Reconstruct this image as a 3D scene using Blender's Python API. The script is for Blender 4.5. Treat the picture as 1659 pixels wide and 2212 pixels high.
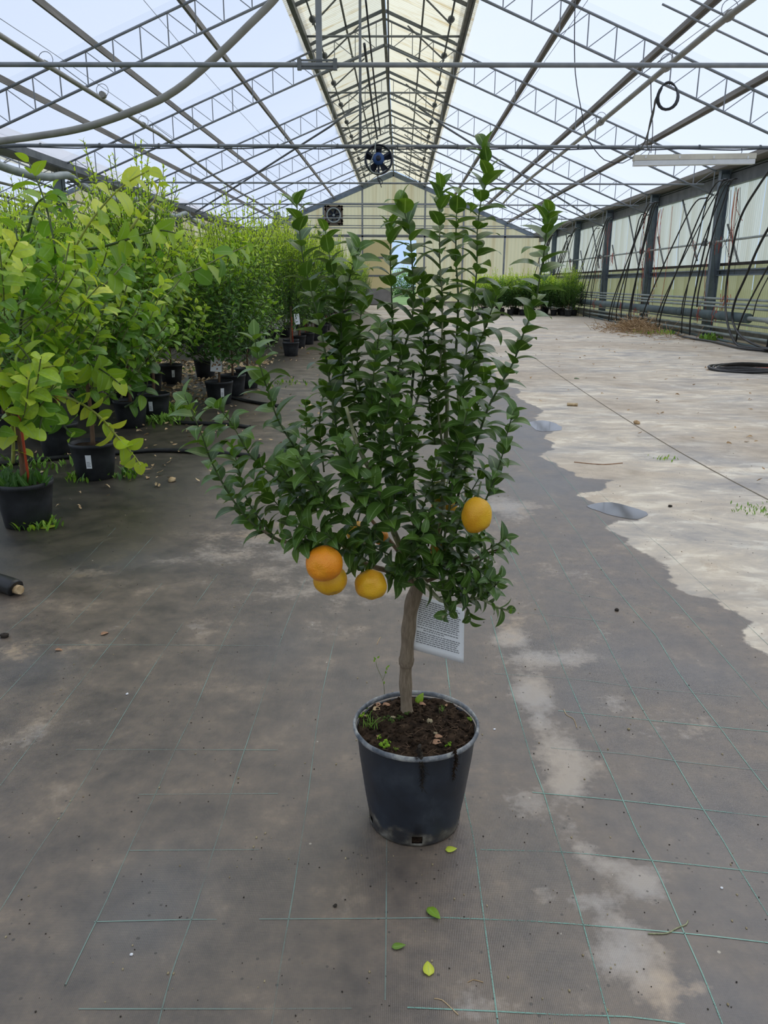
import bpy, bmesh, math, random
import numpy as np
from mathutils import Vector, Matrix, Euler, noise

random.seed(11)
rng = np.random.default_rng(11)
PI = math.pi
for o in list(bpy.data.objects):
    bpy.data.objects.remove(o)
scene = bpy.context.scene
COL = scene.collection

# ------------------------------------------------------------------ camera
F_PX, PITCH, YAW, ROLL, EYE = 1690.2, math.radians(16.311), math.radians(1.035), math.radians(0.341), 1.4
cam_data = bpy.data.cameras.new('camera')
cam_data.sensor_fit = 'VERTICAL'
cam_data.sensor_height = 36.0
cam_data.lens = F_PX * 36.0 / 2212.0
cam_data.clip_end = 500
cam = bpy.data.objects.new('camera', cam_data)
COL.objects.link(cam)
cam.matrix_world = (Matrix.Translation((0, 0, EYE)) @ Matrix.Rotation(YAW, 4, 'Z')
                    @ Matrix.Rotation(PI / 2 - PITCH, 4, 'X') @ Matrix.Rotation(ROLL, 4, 'Z'))
scene.camera = cam

# ------------------------------------------------------------------ sky and exposure
world = bpy.data.worlds.new('overcast_sky')
scene.world = world
world.use_nodes = True
bg = world.node_tree.nodes['Background']
bg.inputs['Color'].default_value = (0.46, 0.63, 0.88, 1)
bg.inputs['Strength'].default_value = 1.0
sun_data = bpy.data.lights.new('hazy_sun', 'SUN')
sun_data.energy = 3.0
sun_data.color = (1.0, .95, .90)
sun_data.angle = math.radians(50)
sun = bpy.data.objects.new('hazy_sun', sun_data)
COL.objects.link(sun)
sun.rotation_euler = (math.radians(-30), math.radians(22), 0)
scene.view_settings.view_transform = 'Standard'
scene.view_settings.look = 'None'
scene.view_settings.exposure = 0.18
scene.view_settings.gamma = 1.0
scene.view_settings.use_curve_mapping = False
scene.cycles.max_bounces = 7
scene.cycles.diffuse_bounces = 4
scene.cycles.glossy_bounces = 3
scene.cycles.transmission_bounces = 5
scene.cycles.transparent_max_bounces = 16
scene.cycles.adaptive_threshold = .02


# ------------------------------------------------------------------ measuring helpers (pixel of the photograph -> point of the place)
def ray(x, y):
    a, b = x - 829.5, y - 1106
    c, s = math.cos(ROLL), math.sin(ROLL)
    a, b = a * c + b * s, -a * s + b * c
    xr, v = a / F_PX, b / F_PX
    yr = math.cos(PITCH) - v * math.sin(PITCH)
    z = -math.sin(PITCH) - v * math.cos(PITCH)
    return Vector((xr * math.cos(YAW) - yr * math.sin(YAW), xr * math.sin(YAW) + yr * math.cos(YAW), z))


def ground(x, y, h=0.0):
    r = ray(x, y)
    return Vector((0, 0, EYE)) + r * ((h - EYE) / r.z)


def at(x, y, Y):
    r = ray(x, y)
    return Vector((0, 0, EYE)) + r * (Y / r.y)


def at_x(x, y, X):
    r = ray(x, y)
    return Vector((0, 0, EYE)) + r * (X / r.x)


# ------------------------------------------------------------------ materials
def new_mat(name):
    m = bpy.data.materials.new(name)
    m.use_nodes = True
    nt = m.node_tree
    nt.nodes.clear()
    out = nt.nodes.new('ShaderNodeOutputMaterial')
    return m, nt, out


def N(nt, kind, **kw):
    n = nt.nodes.new(kind)
    for k, v in kw.items():
        if k.startswith('_'):
            setattr(n, k[1:], v)
        else:
            n.inputs[k.replace('__', ' ')].default_value = v
    return n


def ramp(nt, fac, stops, interp='LINEAR'):
    r = nt.nodes.new('ShaderNodeValToRGB')
    r.color_ramp.interpolation = interp
    el = r.color_ramp.elements
    while len(el) > 1:
        el.remove(el[-1])
    el[0].position = stops[0][0]
    el[0].color = (*stops[0][1], 1) if len(stops[0][1]) == 3 else stops[0][1]
    for p, c in stops[1:]:
        e = el.new(p)
        e.color = (*c, 1) if len(c) == 3 else c
    if fac is not None:
        nt.links.new(fac, r.inputs['Fac'])
    return r


def math_node(nt, op, a, b=None, clamp=False):
    n = nt.nodes.new('ShaderNodeMath')
    n.operation = op
    n.use_clamp = clamp
    for i, v in enumerate((a, b)):
        if v is None:
            continue
        if isinstance(v, (int, float)):
            n.inputs[i].default_value = v
        else:
            nt.links.new(v, n.inputs[i])
    return n.outputs[0]


def mix_col(nt, fac, a, b):
    n = nt.nodes.new('ShaderNodeMix')
    n.data_type = 'RGBA'
    for sock, v in ((n.inputs[0], fac), (n.inputs[6], a), (n.inputs[7], b)):
        if isinstance(v, (int, float)):
            sock.default_value = v
        elif isinstance(v, tuple):
            sock.default_value = (*v, 1) if len(v) == 3 else v
        else:
            nt.links.new(v, sock)
    return n.outputs[2]


def obj_coord(nt, scale=(1, 1, 1)):
    tc = nt.nodes.new('ShaderNodeTexCoord')
    mp = nt.nodes.new('ShaderNodeMapping')
    mp.inputs['Scale'].default_value = scale
    nt.links.new(tc.outputs['Object'], mp.inputs['Vector'])
    return mp.outputs[0]


def noise_tex(nt, vec, scale, detail=4, rough=.55, dist=0.0):
    n = nt.nodes.new('ShaderNodeTexNoise')
    n.inputs['Scale'].default_value = scale
    n.inputs['Detail'].default_value = detail
    n.inputs['Roughness'].default_value = rough
    n.inputs['Distortion'].default_value = dist
    if vec is not None:
        nt.links.new(vec, n.inputs['Vector'])
    return n.outputs['Fac']


def surf(name, c1, c2=None, scale=6.0, rough=.6, stretch=(1, 1, 1), bump=0.0, bump_scale=None, metal=0.0, spec=.4,
         c3=None, lo=.35, hi=.65, detail=5):
    """painted / plastic / metal surface: two or three colours mixed by noise, with fine relief"""
    m, nt, out = new_mat(name)
    p = N(nt, 'ShaderNodeBsdfPrincipled', Roughness=rough, Metallic=metal)
    p.inputs['Specular IOR Level'].default_value = spec
    vec = obj_coord(nt, stretch)
    f = noise_tex(nt, vec, scale, detail)
    if c2 is None:
        c2 = tuple(min(1, v * 1.25 + .004) for v in c1)
    stops = [(lo, c1), (hi, c2)]
    if c3 is not None:
        stops.append((min(.97, hi + .12), c3))
    r = ramp(nt, f, stops)
    nt.links.new(r.outputs[0], p.inputs['Base Color'])
    if bump:
        f2 = noise_tex(nt, vec, bump_scale or scale * 6, 6)
        b = N(nt, 'ShaderNodeBump', Strength=bump, Distance=.01)
        nt.links.new(f2, b.inputs['Height'])
        nt.links.new(b.outputs[0], p.inputs['Normal'])
    nt.links.new(p.outputs[0], out.inputs[0])
    return m


def sheet(name, trans, transl, fac, dirt=None, dirt_scale=1.0, stretch=(1, 1, 1), back=.25, lo=.5, hi=.75):
    """translucent plastic: part of the light goes straight through, part is scattered"""
    m, nt, out = new_mat(name)
    t = N(nt, 'ShaderNodeBsdfTransparent')
    t.inputs[0].default_value = (*trans, 1)
    d = N(nt, 'ShaderNodeBsdfTranslucent')
    d2 = N(nt, 'ShaderNodeBsdfDiffuse')
    col = None
    vec = obj_coord(nt, stretch)
    f = noise_tex(nt, vec, dirt_scale, 6, .6)
    r = ramp(nt, f, [(lo, transl), (hi, dirt or tuple(v * .96 for v in transl))])
    nt.links.new(r.outputs[0], d.inputs[0])
    nt.links.new(r.outputs[0], d2.inputs[0])
    ms0 = N(nt, 'ShaderNodeMixShader')
    ms0.inputs[0].default_value = back
    nt.links.new(d.outputs[0], ms0.inputs[1])
    nt.links.new(d2.outputs[0], ms0.inputs[2])
    ms = N(nt, 'ShaderNodeMixShader')
    fr = ramp(nt, f, [(lo, (fac,) * 3), (hi, (min(1, fac + .1),) * 3)])
    nt.links.new(fr.outputs[0], ms.inputs[0])
    nt.links.new(t.outputs[0], ms.inputs[1])
    nt.links.new(ms0.outputs[0], ms.inputs[2])
    nt.links.new(ms.outputs[0], out.inputs[0])
    return m


def leaf_mat(name, stops, rough=.38, transl=.28, rib=(.35, .5, .2), transl_gain=(1.5, 1.6, .8), spec=.5, back=1.5):
    """leaf blade: colour by the leaf's own tint, pale midrib, glossy, some light shines through"""
    m, nt, out = new_mat(name)
    at_ = nt.nodes.new('ShaderNodeAttribute')
    at_.attribute_name = 'tint'
    oi = nt.nodes.new('ShaderNodeObjectInfo')
    rnd = math_node(nt, 'MULTIPLY', math_node(nt, 'SUBTRACT', oi.outputs['Random'], .5), .30)
    t = math_node(nt, 'ADD', at_.outputs['Fac'], rnd, True)
    r = ramp(nt, t, stops)
    uv = nt.nodes.new('ShaderNodeUVMap')
    sx = nt.nodes.new('ShaderNodeSeparateXYZ')
    nt.links.new(uv.outputs[0], sx.inputs[0])
    d = math_node(nt, 'ABSOLUTE', math_node(nt, 'SUBTRACT', sx.outputs[0], .5))
    ribm = math_node(nt, 'LESS_THAN', d, .035)
    ribm = math_node(nt, 'MULTIPLY', ribm, .45)
    # blotches
    vec = obj_coord(nt)
    f = noise_tex(nt, vec, 60, 3)
    fr = ramp(nt, f, [(.3, (.85,) * 3), (.7, (1.12,) * 3)])
    mm = nt.nodes.new('ShaderNodeMix')
    mm.data_type = 'RGBA'
    mm.blend_type = 'MULTIPLY'
    mm.inputs[0].default_value = 1
    nt.links.new(r.outputs[0], mm.inputs[6])
    nt.links.new(fr.outputs[0], mm.inputs[7])
    col = mix_col(nt, ribm, mm.outputs[2], rib)
    geo = nt.nodes.new('ShaderNodeNewGeometry')
    bk = nt.nodes.new('ShaderNodeMix')
    bk.data_type = 'RGBA'
    bk.blend_type = 'MULTIPLY'
    nt.links.new(geo.outputs['Backfacing'], bk.inputs[0])
    nt.links.new(col, bk.inputs[6])
    bk.inputs[7].default_value = (back, back, back * .95, 1)
    p = N(nt, 'ShaderNodeBsdfPrincipled', Roughness=rough)
    p.inputs['Specular IOR Level'].default_value = spec
    nt.links.new(bk.outputs[2], p.inputs['Base Color'])
    tl = N(nt, 'ShaderNodeBsdfTranslucent')
    tm = nt.nodes.new('ShaderNodeMix')
    tm.data_type = 'RGBA'
    tm.blend_type = 'MULTIPLY'
    tm.inputs[0].default_value = 1
    nt.links.new(col, tm.inputs[6])
    tm.inputs[7].default_value = (*transl_gain, 1)
    nt.links.new(tm.outputs[2], tl.inputs[0])
    ms = N(nt, 'ShaderNodeMixShader')
    ms.inputs[0].default_value = transl
    nt.links.new(p.outputs[0], ms.inputs[1])
    nt.links.new(tl.outputs[0], ms.inputs[2])
    nt.links.new(ms.outputs[0], out.inputs[0])
    return m


M = {}
M['steel'] = surf('galvanised_steel', (.19, .205, .225), (.27, .285, .30), 3, .5)
M['steel_dark'] = surf('dark_steel', (.105, .115, .122), (.17, .18, .185), 3, .5)
M['purlin'] = surf('weathered_purlin', (.16, .145, .125), (.27, .245, .215), 4, .65, stretch=(4, .25, 4))
M['blue_steel'] = surf('blue_painted_steel', (.13, .165, .20), (.19, .225, .25), 4, .5)
M['pipe_grey'] = surf('grey_pipe', (.26, .25, .22), (.36, .345, .31), 3, .5)
M['pipe_pale'] = surf('pale_green_grey_pipe', (.27, .31, .29), (.40, .43, .40), 3, .55)
M['lagging'] = surf('teal_grey_pipe_lagging', (.085, .12, .125), (.13, .165, .165), 4, .6)
M['black_hose'] = surf('black_hose', (.012, .012, .013), (.03, .03, .032), 8, .4)
M['red_twine'] = surf('red_twine', (.45, .07, .04), (.55, .12, .07), 8, .7)
M['cable'] = surf('dark_cable', (.03, .035, .045), (.05, .055, .065), 8, .5)
M['film'] = sheet('inflated_roof_film', (.92, .92, .93), (.72, .705, .725), .70, dirt_scale=.35, stretch=(1, .25, 1), back=.08)
M['vent_sheet'] = sheet('corrugated_vent_sheet', (.86, .80, .63), (.72, .68, .53), .78, back=.08, dirt=(.50, .40, .22), dirt_scale=.9,
                        stretch=(1, 5, 1), lo=.50, hi=.70)
M['wall_sheet'] = sheet('pale_wall_sheet', (.74, .69, .60), (.80, .77, .70), .75, back=.2, dirt=(.56, .50, .38), dirt_scale=.55,
                        stretch=(1, 2.5, .35), lo=.45, hi=.8)
M['wall_sheet_low'] = sheet('green_yellow_wall_sheet', (.36, .32, .18), (.46, .43, .26), .85, back=.35, dirt=(.32, .30, .15), dirt_scale=.55,
                            stretch=(1, 1.5, .5), lo=.45, hi=.8)
M['gable_sheet'] = sheet('cream_gable_sheet', (.50, .43, .28), (.60, .53, .37), .82, back=.2, dirt=(.40, .29, .15), dirt_scale=.9,
                         stretch=(2.6, 1, .10), lo=.48, hi=.72)
M['fixture'] = surf('cream_lamp_housing', (.62, .57, .47), (.70, .65, .54), 6, .5)
M['diffuser'] = surf('white_lamp_cover', (.72, .73, .74), (.80, .80, .80), 6, .3)
M['fan_blue'] = surf('blue_fan_paint', (.02, .06, .19), (.035, .09, .26), 6, .4)
M['fan_dark'] = surf('dark_fan_paint', (.012, .018, .035), (.025, .03, .05), 6, .5)
M['pot_hero'] = None
M['pot'] = surf('black_pot_plastic', (.012, .013, .015), (.030, .032, .036), 7, .5, bump=.15)
M['soil'] = surf('dark_soil', (.018, .012, .008), (.07, .045, .028), 45, .95, bump=1.0, bump_scale=160, spec=.1, c3=(.14, .095, .06))
M['bark'] = surf('grey_brown_bark', (.19, .145, .10), (.28, .22, .155), 40, .85, stretch=(6, 6, 1.0), bump=.35, bump_scale=60, spec=.15)
M['bark_far'] = surf('brown_bark', (.10, .06, .035), (.20, .12, .07), 18, .9, stretch=(4, 4, .6))
M['twig'] = surf('green_twig', (.045, .075, .025), (.12, .15, .06), 30, .55, stretch=(3, 3, .6))
M['twig_pale'] = surf('pale_stem', (.22, .23, .12), (.38, .38, .22), 30, .6, stretch=(4, 4, .5))
M['twig_yellow'] = surf('yellow_green_stem', (.28, .30, .06), (.40, .42, .12), 30, .6)
M['stem_near'] = surf('olive_stem', (.10, .13, .04), (.20, .23, .08), 30, .6)
M['stake'] = surf('orange_red_stake', (.45, .06, .02), (.55, .09, .035), 9, .6)
M['paper'] = surf('white_card', (.78, .79, .82), (.82, .83, .86), 5, .6)
M['straw'] = surf('dry_straw', (.30, .18, .085), (.58, .40, .22), 20, .9)
M['dead_leaf'] = surf('brown_dead_leaf', (.22, .10, .05), (.45, .27, .16), 18, .7)
M['leaf_litter'] = surf('tan_leaf_litter', (.36, .23, .11), (.66, .50, .30), 18, .8)
M['pebble'] = surf('tan_pebble', (.22, .17, .09), (.42, .35, .22), 30, .85)
M['dirt'] = surf('dark_crumb', (.02, .015, .012), (.05, .04, .03), 30, .95)
M['moss'] = surf('green_moss', (.14, .28, .012), (.34, .55, .035), 90, .9, bump=.8, bump_scale=300)
M['moss_dark'] = surf('dark_moss', (.03, .06, .01), (.09, .14, .02), 90, .9, bump=.8, bump_scale=300)
M['grass'] = surf('weed_green', (.12, .26, .025), (.22, .38, .05), 30, .7)
M['lawn'] = surf('outside_grass', (.08, .16, .03), (.14, .24, .05), .5, .9)
M['concrete'] = surf('stained_concrete', (.16, .15, .12), (.26, .24, .19), 3, .9)
M['leaf_hero'] = leaf_mat('dark_citrus_leaf', [(0, (.034, .072, .018)), (.45, (.078, .160, .026)), (.8, (.140, .250, .034)), (1, (.26, .42, .06))],
                          rough=.40, transl=.22, transl_gain=(1.8, 1.7, .5), spec=.42)
M['leaf_lemon'] = leaf_mat('lemon_leaf', [(0, (.05, .13, .022)), (.4, (.15, .32, .035)), (.7, (.42, .58, .045)), (1, (.72, .76, .10))],
                           rough=.42, transl=.34, transl_gain=(1.25, 1.25, .8), spec=.4, back=1.25)
M['leaf_far'] = leaf_mat('orchard_leaf', [(0, (.020, .058, .013)), (.4, (.06, .16, .024)), (.7, (.24, .42, .035)), (1, (.60, .74, .07))],
                         rough=.48, transl=.32, transl_gain=(1.4, 1.45, .7), spec=.35, back=1.25)


# ------------------------------------------------------------------ mesh helpers
class MB:
    def __init__(self):
        self.v, self.f, self.s = [], [], []

    def box(self, c, size, rot=None):
        b = len(self.v)
        hx, hy, hz = size[0] / 2, size[1] / 2, size[2] / 2
        for sx in (-1, 1):
            for sy in (-1, 1):
                for sz in (-1, 1):
                    p = Vector((sx * hx, sy * hy, sz * hz))
                    if rot is not None:
                        p = rot @ p
                    self.v.append(Vector(c) + p)
        for q in ((0, 1, 3, 2), (4, 6, 7, 5), (0, 4, 5, 1), (2, 3, 7, 6), (0, 2, 6, 4), (1, 5, 7, 3)):
            self.f.append(tuple(b + i for i in q))
            self.s.append(False)
        return self

    def bar(self, a, b, w, h=None, up=Vector((0, 0, 1))):
        a, b = Vector(a), Vector(b)
        h = h or w
        d = (b - a)
        L = d.length
        d.normalize()
        x = d.cross(up)
        if x.length < 1e-4:
            x = d.cross(Vector((0, 1, 0)))
        x.normalize()
        z = x.cross(d)
        R = Matrix((x, d, z)).transposed()
        return self.box((a + b) / 2, (w, L, h), R)

    def tube(self, pts, rad, n=8, cap=True):
        pts = [Vector(p) for p in pts]
        if not isinstance(rad, (list, tuple)):
            rad = [rad] * len(pts)
        b = len(self.v)
        prev = None
        for i, p in enumerate(pts):
            d = pts[min(i + 1, len(pts) - 1)] - pts[max(i - 1, 0)]
            if d.length < 1e-9:
                d = Vector((0, 0, 1))
            d.normalize()
            if prev is None:
                x = d.orthogonal().normalized()
            else:
                x = (prev - d * prev.dot(d))
                x = x.normalized() if x.length > 1e-6 else d.orthogonal().normalized()
            prev = x
            y = d.cross(x)
            for k in range(n):
                t = 2 * PI * k / n
                self.v.append(p + (x * math.cos(t) + y * math.sin(t)) * rad[i])
        for i in range(len(pts) - 1):
            for k in range(n):
                self.f.append((b + i * n + k, b + i * n + (k + 1) % n, b + (i + 1) * n + (k + 1) % n, b + (i + 1) * n + k))
                self.s.append(True)
        if cap:
            self.f.append(tuple(b + k for k in reversed(range(n))))
            self.f.append(tuple(b + (len(pts) - 1) * n + k for k in range(n)))
            self.s += [False, False]
        return self

    def lathe(self, prof, n=32, c=(0, 0, 0), skip=None, closed=False):
        b = len(self.v)
        for r, z in prof:
            for k in range(n):
                t = 2 * PI * k / n
                self.v.append(Vector((c[0] + r * math.cos(t), c[1] + r * math.sin(t), c[2] + z)))
        for i in range(len(prof) - 1):
            for k in range(n):
                if skip and skip(i, k):
                    continue
                self.f.append((b + i * n + k, b + i * n + (k + 1) % n, b + (i + 1) * n + (k + 1) % n, b + (i + 1) * n + k))
                self.s.append(True)
        if closed:
            self.f.append(tuple(b + k for k in reversed(range(n))))
            self.f.append(tuple(b + (len(prof) - 1) * n + k for k in range(n)))
            self.s += [False, False]
        return self

    def quad(self, *ps):
        b = len(self.v)
        self.v += [Vector(p) for p in ps]
        self.f.append(tuple(range(b, b + len(ps))))
        self.s.append(False)
        return self

    def blob(self, c, r, n=6, m=8, squash=(1, 1, 1), amp=.2, seed=0):
        b = len(self.v)
        for i in range(n + 1):
            ph = PI * i / n
            for k in range(m):
                t = 2 * PI * k / m
                d = Vector((math.sin(ph) * math.cos(t), math.sin(ph) * math.sin(t), math.cos(ph)))
                q = r * (1 + amp * noise.noise(d * 1.7 + Vector((seed, seed * .7, 3.1))))
                self.v.append(Vector(c) + Vector((d.x * q * squash[0], d.y * q * squash[1], d.z * q * squash[2])))
        for i in range(n):
            for k in range(m):
                self.f.append((b + i * m + k, b + (i + 1) * m + k, b + (i + 1) * m + (k + 1) % m, b + i * m + (k + 1) % m))
                self.s.append(True)
        return self

    def mesh(self, name, mat, origin=(0, 0, 0)):
        me = bpy.data.meshes.new(name)
        o = Vector(origin)
        me.from_pydata([v - o for v in self.v], [], self.f)
        me.polygons.foreach_set('use_smooth', self.s)
        if mat:
            me.materials.append(mat)
        me.update()
        return me

    def build(self, name, mat, parent=None, origin=None, loc=None):
        """origin: world point the vertices are measured from (the parent's place)"""
        if origin is None:
            origin = parent.location if parent is not None else (0, 0, 0)
            if parent is not None and parent.parent is not None:
                origin = parent.parent.location
        return link(name, self.mesh(name, mat, origin), parent, loc if loc is not None else (0, 0, 0) if parent is not None else origin)


def link(name, data, parent=None, loc=(0, 0, 0), rot=(0, 0, 0), scale=(1, 1, 1)):
    o = bpy.data.objects.new(name, data)
    COL.objects.link(o)
    o.location = loc
    o.rotation_euler = rot
    o.scale = scale
    if parent is not None:
        o.parent = parent
    return o


def tag(o, label=None, cat=None, group=None, kind=None):
    if label:
        o['label'] = label
    if cat:
        o['category'] = cat
    if group:
        o['group'] = group
    if kind:
        o['kind'] = kind
    return o


def thing(name, label, cat, loc=(0, 0, 0), group=None, kind=None):
    o = link(name, None, None, loc)
    o.empty_display_size = .2
    return tag(o, label, cat, group, kind)


def copy_tree(o, parent=None):
    c = o.copy()
    COL.objects.link(c)
    c.parent = parent
    for ch in o.children:
        copy_tree(ch, c)
    return c


def catmull(pts, step):
    pts = [Vector(p) for p in pts]
    if len(pts) == 2:
        pts = [pts[0], pts[0].lerp(pts[1], .5), pts[1]]
    P = [pts[0] * 2 - pts[1]] + pts + [pts[-1] * 2 - pts[-2]]
    out = []
    for i in range(1, len(P) - 2):
        n = max(1, int((P[i + 1] - P[i]).length / step + .5))
        for k in range(n):
            t = k / n
            a, b, c, d = P[i - 1], P[i], P[i + 1], P[i + 2]
            out.append(.5 * ((2 * b) + (c - a) * t + (2 * a - 5 * b + 4 * c - d) * t * t + (3 * b - a - 3 * c + d) * t ** 3))
    out.append(pts[-1])
    return out


# ------------------------------------------------------------------ leaves
def leaf_template(width=.46, fold=.25, curl=.5, rows=6, tipsharp=1.0, base=.12, wave=0.0):
    """a blade of length 1 along +Y, upper face towards +Z, folded on the midrib and bent back at the tip"""
    vs, uv, fs = [], [], []
    ang = 0.0
    y = z = 0.0
    for i in range(rows + 1):
        t = i / rows
        w = width * .5 * 2.95 * t ** .6 * (1 - t) ** (1.05 * tipsharp) if 0 < t < 1 else (.012 if t == 0 else .002)
        zz = wave * math.sin(t * 9)
        vs += [(-w, y - fold * w * .25, z + fold * w + zz), (0, y, z), (w, y - fold * w * .25, z + fold * w - zz)]
        uv += [(0.0, t), (.5, t), (1.0, t)]
        ang = curl * (t ** 1.6)
        y += math.cos(ang) / rows
        z -= math.sin(ang) / rows
    for i in range(rows):
        a = i * 3
        fs += [(a, a + 1, a + 4, a + 3), (a + 1, a + 2, a + 5, a + 4)]
    return np.array(vs), fs, np.array(uv)


def leaf_mesh(name, tpl, mat, tint=.5):
    vs, fs, uv = tpl
    me = bpy.data.meshes.new(name)
    me.from_pydata(vs.tolist(), [], fs)
    me.polygons.foreach_set('use_smooth', [True] * len(fs))
    ul = me.uv_layers.new(name='UVMap')
    idx = np.empty(len(me.loops), dtype=np.int32)
    me.loops.foreach_get('vertex_index', idx)
    ul.data.foreach_set('uv', uv[idx].astype(np.float32).ravel())
    a = me.attributes.new('tint', 'FLOAT', 'POINT')
    a.data.foreach_set('value', np.full(len(vs), tint, dtype=np.float32))
    me.materials.append(mat)
    return me


def foliage_mesh(name, tpls, insts, mat):
    """insts: list of (Matrix, template index, tint); all the leaves in one mesh"""
    V, Fq, UV, T = [], [], [], []
    off = 0
    for ti in range(len(tpls)):
        sel = [(m, t) for m, k, t in insts if k == ti]
        if not sel:
            continue
        vs, fs, uv = tpls[ti]
        A = np.array([np.array(m)[:3, :] for m, _ in sel])
        P = np.einsum('mij,nj->mni', A[:, :, :3], vs) + A[:, None, :, 3]
        n = len(vs)
        V.append(P.reshape(-1, 3))
        fa = np.array(fs)
        Fq.append((fa[None] + (np.arange(len(sel)) * n)[:, None, None]).reshape(-1, 4) + off)
        UV.append(np.tile(uv, (len(sel), 1)))
        T.append(np.repeat([t for _, t in sel], n))
        off += n * len(sel)
    V, Fq, UV, T = np.concatenate(V), np.concatenate(Fq), np.concatenate(UV), np.concatenate(T)
    me = bpy.data.meshes.new(name)
    me.vertices.add(len(V))
    me.vertices.foreach_set('co', V.astype(np.float32).ravel())
    me.loops.add(Fq.size)
    me.loops.foreach_set('vertex_index', Fq.astype(np.int32).ravel())
    me.polygons.add(len(Fq))
    me.polygons.foreach_set('loop_start', np.arange(0, Fq.size, 4, dtype=np.int32))
    me.polygons.foreach_set('loop_total', np.full(len(Fq), 4, dtype=np.int32))
    me.update(calc_edges=True)
    me.polygons.foreach_set('use_smooth', np.ones(len(Fq), dtype=bool))
    ul = me.uv_layers.new(name='UVMap')
    ul.data.foreach_set('uv', UV[Fq.ravel()].astype(np.float32).ravel())
    a = me.attributes.new('tint', 'FLOAT', 'POINT')
    a.data.foreach_set('value', T.astype(np.float32))
    me.materials.append(mat)
    me.validate()
    return me


def leaf_matrix(pos, axis, normal, size, wscale=1.0):
    a = Vector(axis).normalized()
    n = Vector(normal)
    n = n - a * n.dot(a)
    n = n.normalized() if n.length > 1e-5 else a.orthogonal().normalized()
    x = a.cross(n)
    R = Matrix((x * size * wscale, a * size, n * size)).transposed().to_4x4()
    R.translation = pos
    return R


def shoot_leaves(pts, spacing, size, start=0.0, alpha=(38, 62), tip_shrink=.45, droop=.1, tints=(.3, .55), ntpl=3, jitter=.15, seed=0,
                 tip_tint=.0, wr=(.9, 1.1)):
    """leaves set in a spiral along a shoot"""
    r = random.Random(seed)
    L = [0]
    for i in range(1, len(pts)):
        L.append(L[-1] + (pts[i] - pts[i - 1]).length)
    tot = L[-1]
    out = []
    s = start * tot + spacing * .5
    ang = r.uniform(0, 6.28)
    j = 0
    while s < tot + spacing * .2:
        ss = min(s, tot - 1e-5)
        while j < len(L) - 2 and L[j + 1] < ss:
            j += 1
        t = (ss - L[j]) / max(1e-6, L[j + 1] - L[j])
        p = pts[j].lerp(pts[j + 1], t)
        T = (pts[j + 1] - pts[j]).normalized()
        x = T.orthogonal().normalized()
        y = T.cross(x)
        R = x * math.cos(ang) + y * math.sin(ang)
        u = ss / tot
        al = math.radians(r.uniform(*alpha)) * (1 - .35 * max(0, (u - .85) / .15))
        a = T * math.cos(al) + R * math.sin(al) + Vector((0, 0, -droop)) + Vector((r.gauss(0, jitter), r.gauss(0, jitter), r.gauss(0, jitter)))
        n = T * math.sin(al) - R * math.cos(al) + Vector((r.gauss(0, .18), r.gauss(0, .18), r.gauss(0, .18) + .15))
        sz = size * r.uniform(.8, 1.12) * (1 - tip_shrink * max(0, (u - .88) / .12))
        tint = r.uniform(*tints) + tip_tint * max(0, (u - .6) / .4)
        out.append((leaf_matrix(p, a, n, sz, r.uniform(*wr)), r.randrange(ntpl), tint))
        ang += math.radians(137.5 + r.uniform(-14, 14))
        s += spacing * r.uniform(.75, 1.25) * (1 - .45 * max(0, (u - .9) / .1))
    return out

# ================================================================== THE GREENHOUSE
XR, ZR, SL = -0.496, 8.124, 0.402            # ridge line and roof slope
O1, O2, O3, O4, OE = 1.977, 3.777, 5.565, 7.31, 9.054
Y0, BAY = 23.16, 6.075                        # first column in view and the bay length
TIE_Z, CH = 4.03, 0.609
XW = 8.79                                     # right row of columns
XL = XR - 8.965                               # valley gutter on the left
SPAN = 2 * (XR - XL)
YB = Y0 + 5 * BAY                             # back gable


def zroof(o):
    return ZR - SL * abs(o)


def bay_y(k):
    return Y0 + k * BAY


# ---------------------------------------------------------------- floor: woven ground cover with stains
def seg_dist(P, poly, closed=True):
    d = np.full(len(P), 1e9)
    n = len(poly)
    for i in range(n if closed else n - 1):
        a, b = np.array(poly[i]), np.array(poly[(i + 1) % n])
        ab = b - a
        t = np.clip(((P - a) @ ab) / max(1e-9, ab @ ab), 0, 1)
        d = np.minimum(d, np.linalg.norm(P - (a + t[:, None] * ab), axis=1))
    return d


def inside(P, poly):
    c = np.zeros(len(P), bool)
    n = len(poly)
    for i in range(n):
        x1, y1 = poly[i]
        x2, y2 = poly[(i + 1) % n]
        cond = ((y1 > P[:, 1]) != (y2 > P[:, 1])) & (P[:, 0] < (x2 - x1) * (P[:, 1] - y1) / (y2 - y1 + 1e-12) + x1)
        c ^= cond
    return c


def signed(P, poly):
    return np.where(inside(P, poly), 1, -1) * seg_dist(P, poly)


def gpoly(pix):
    return [tuple(ground(x, y)[:2]) for x, y in pix]


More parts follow.
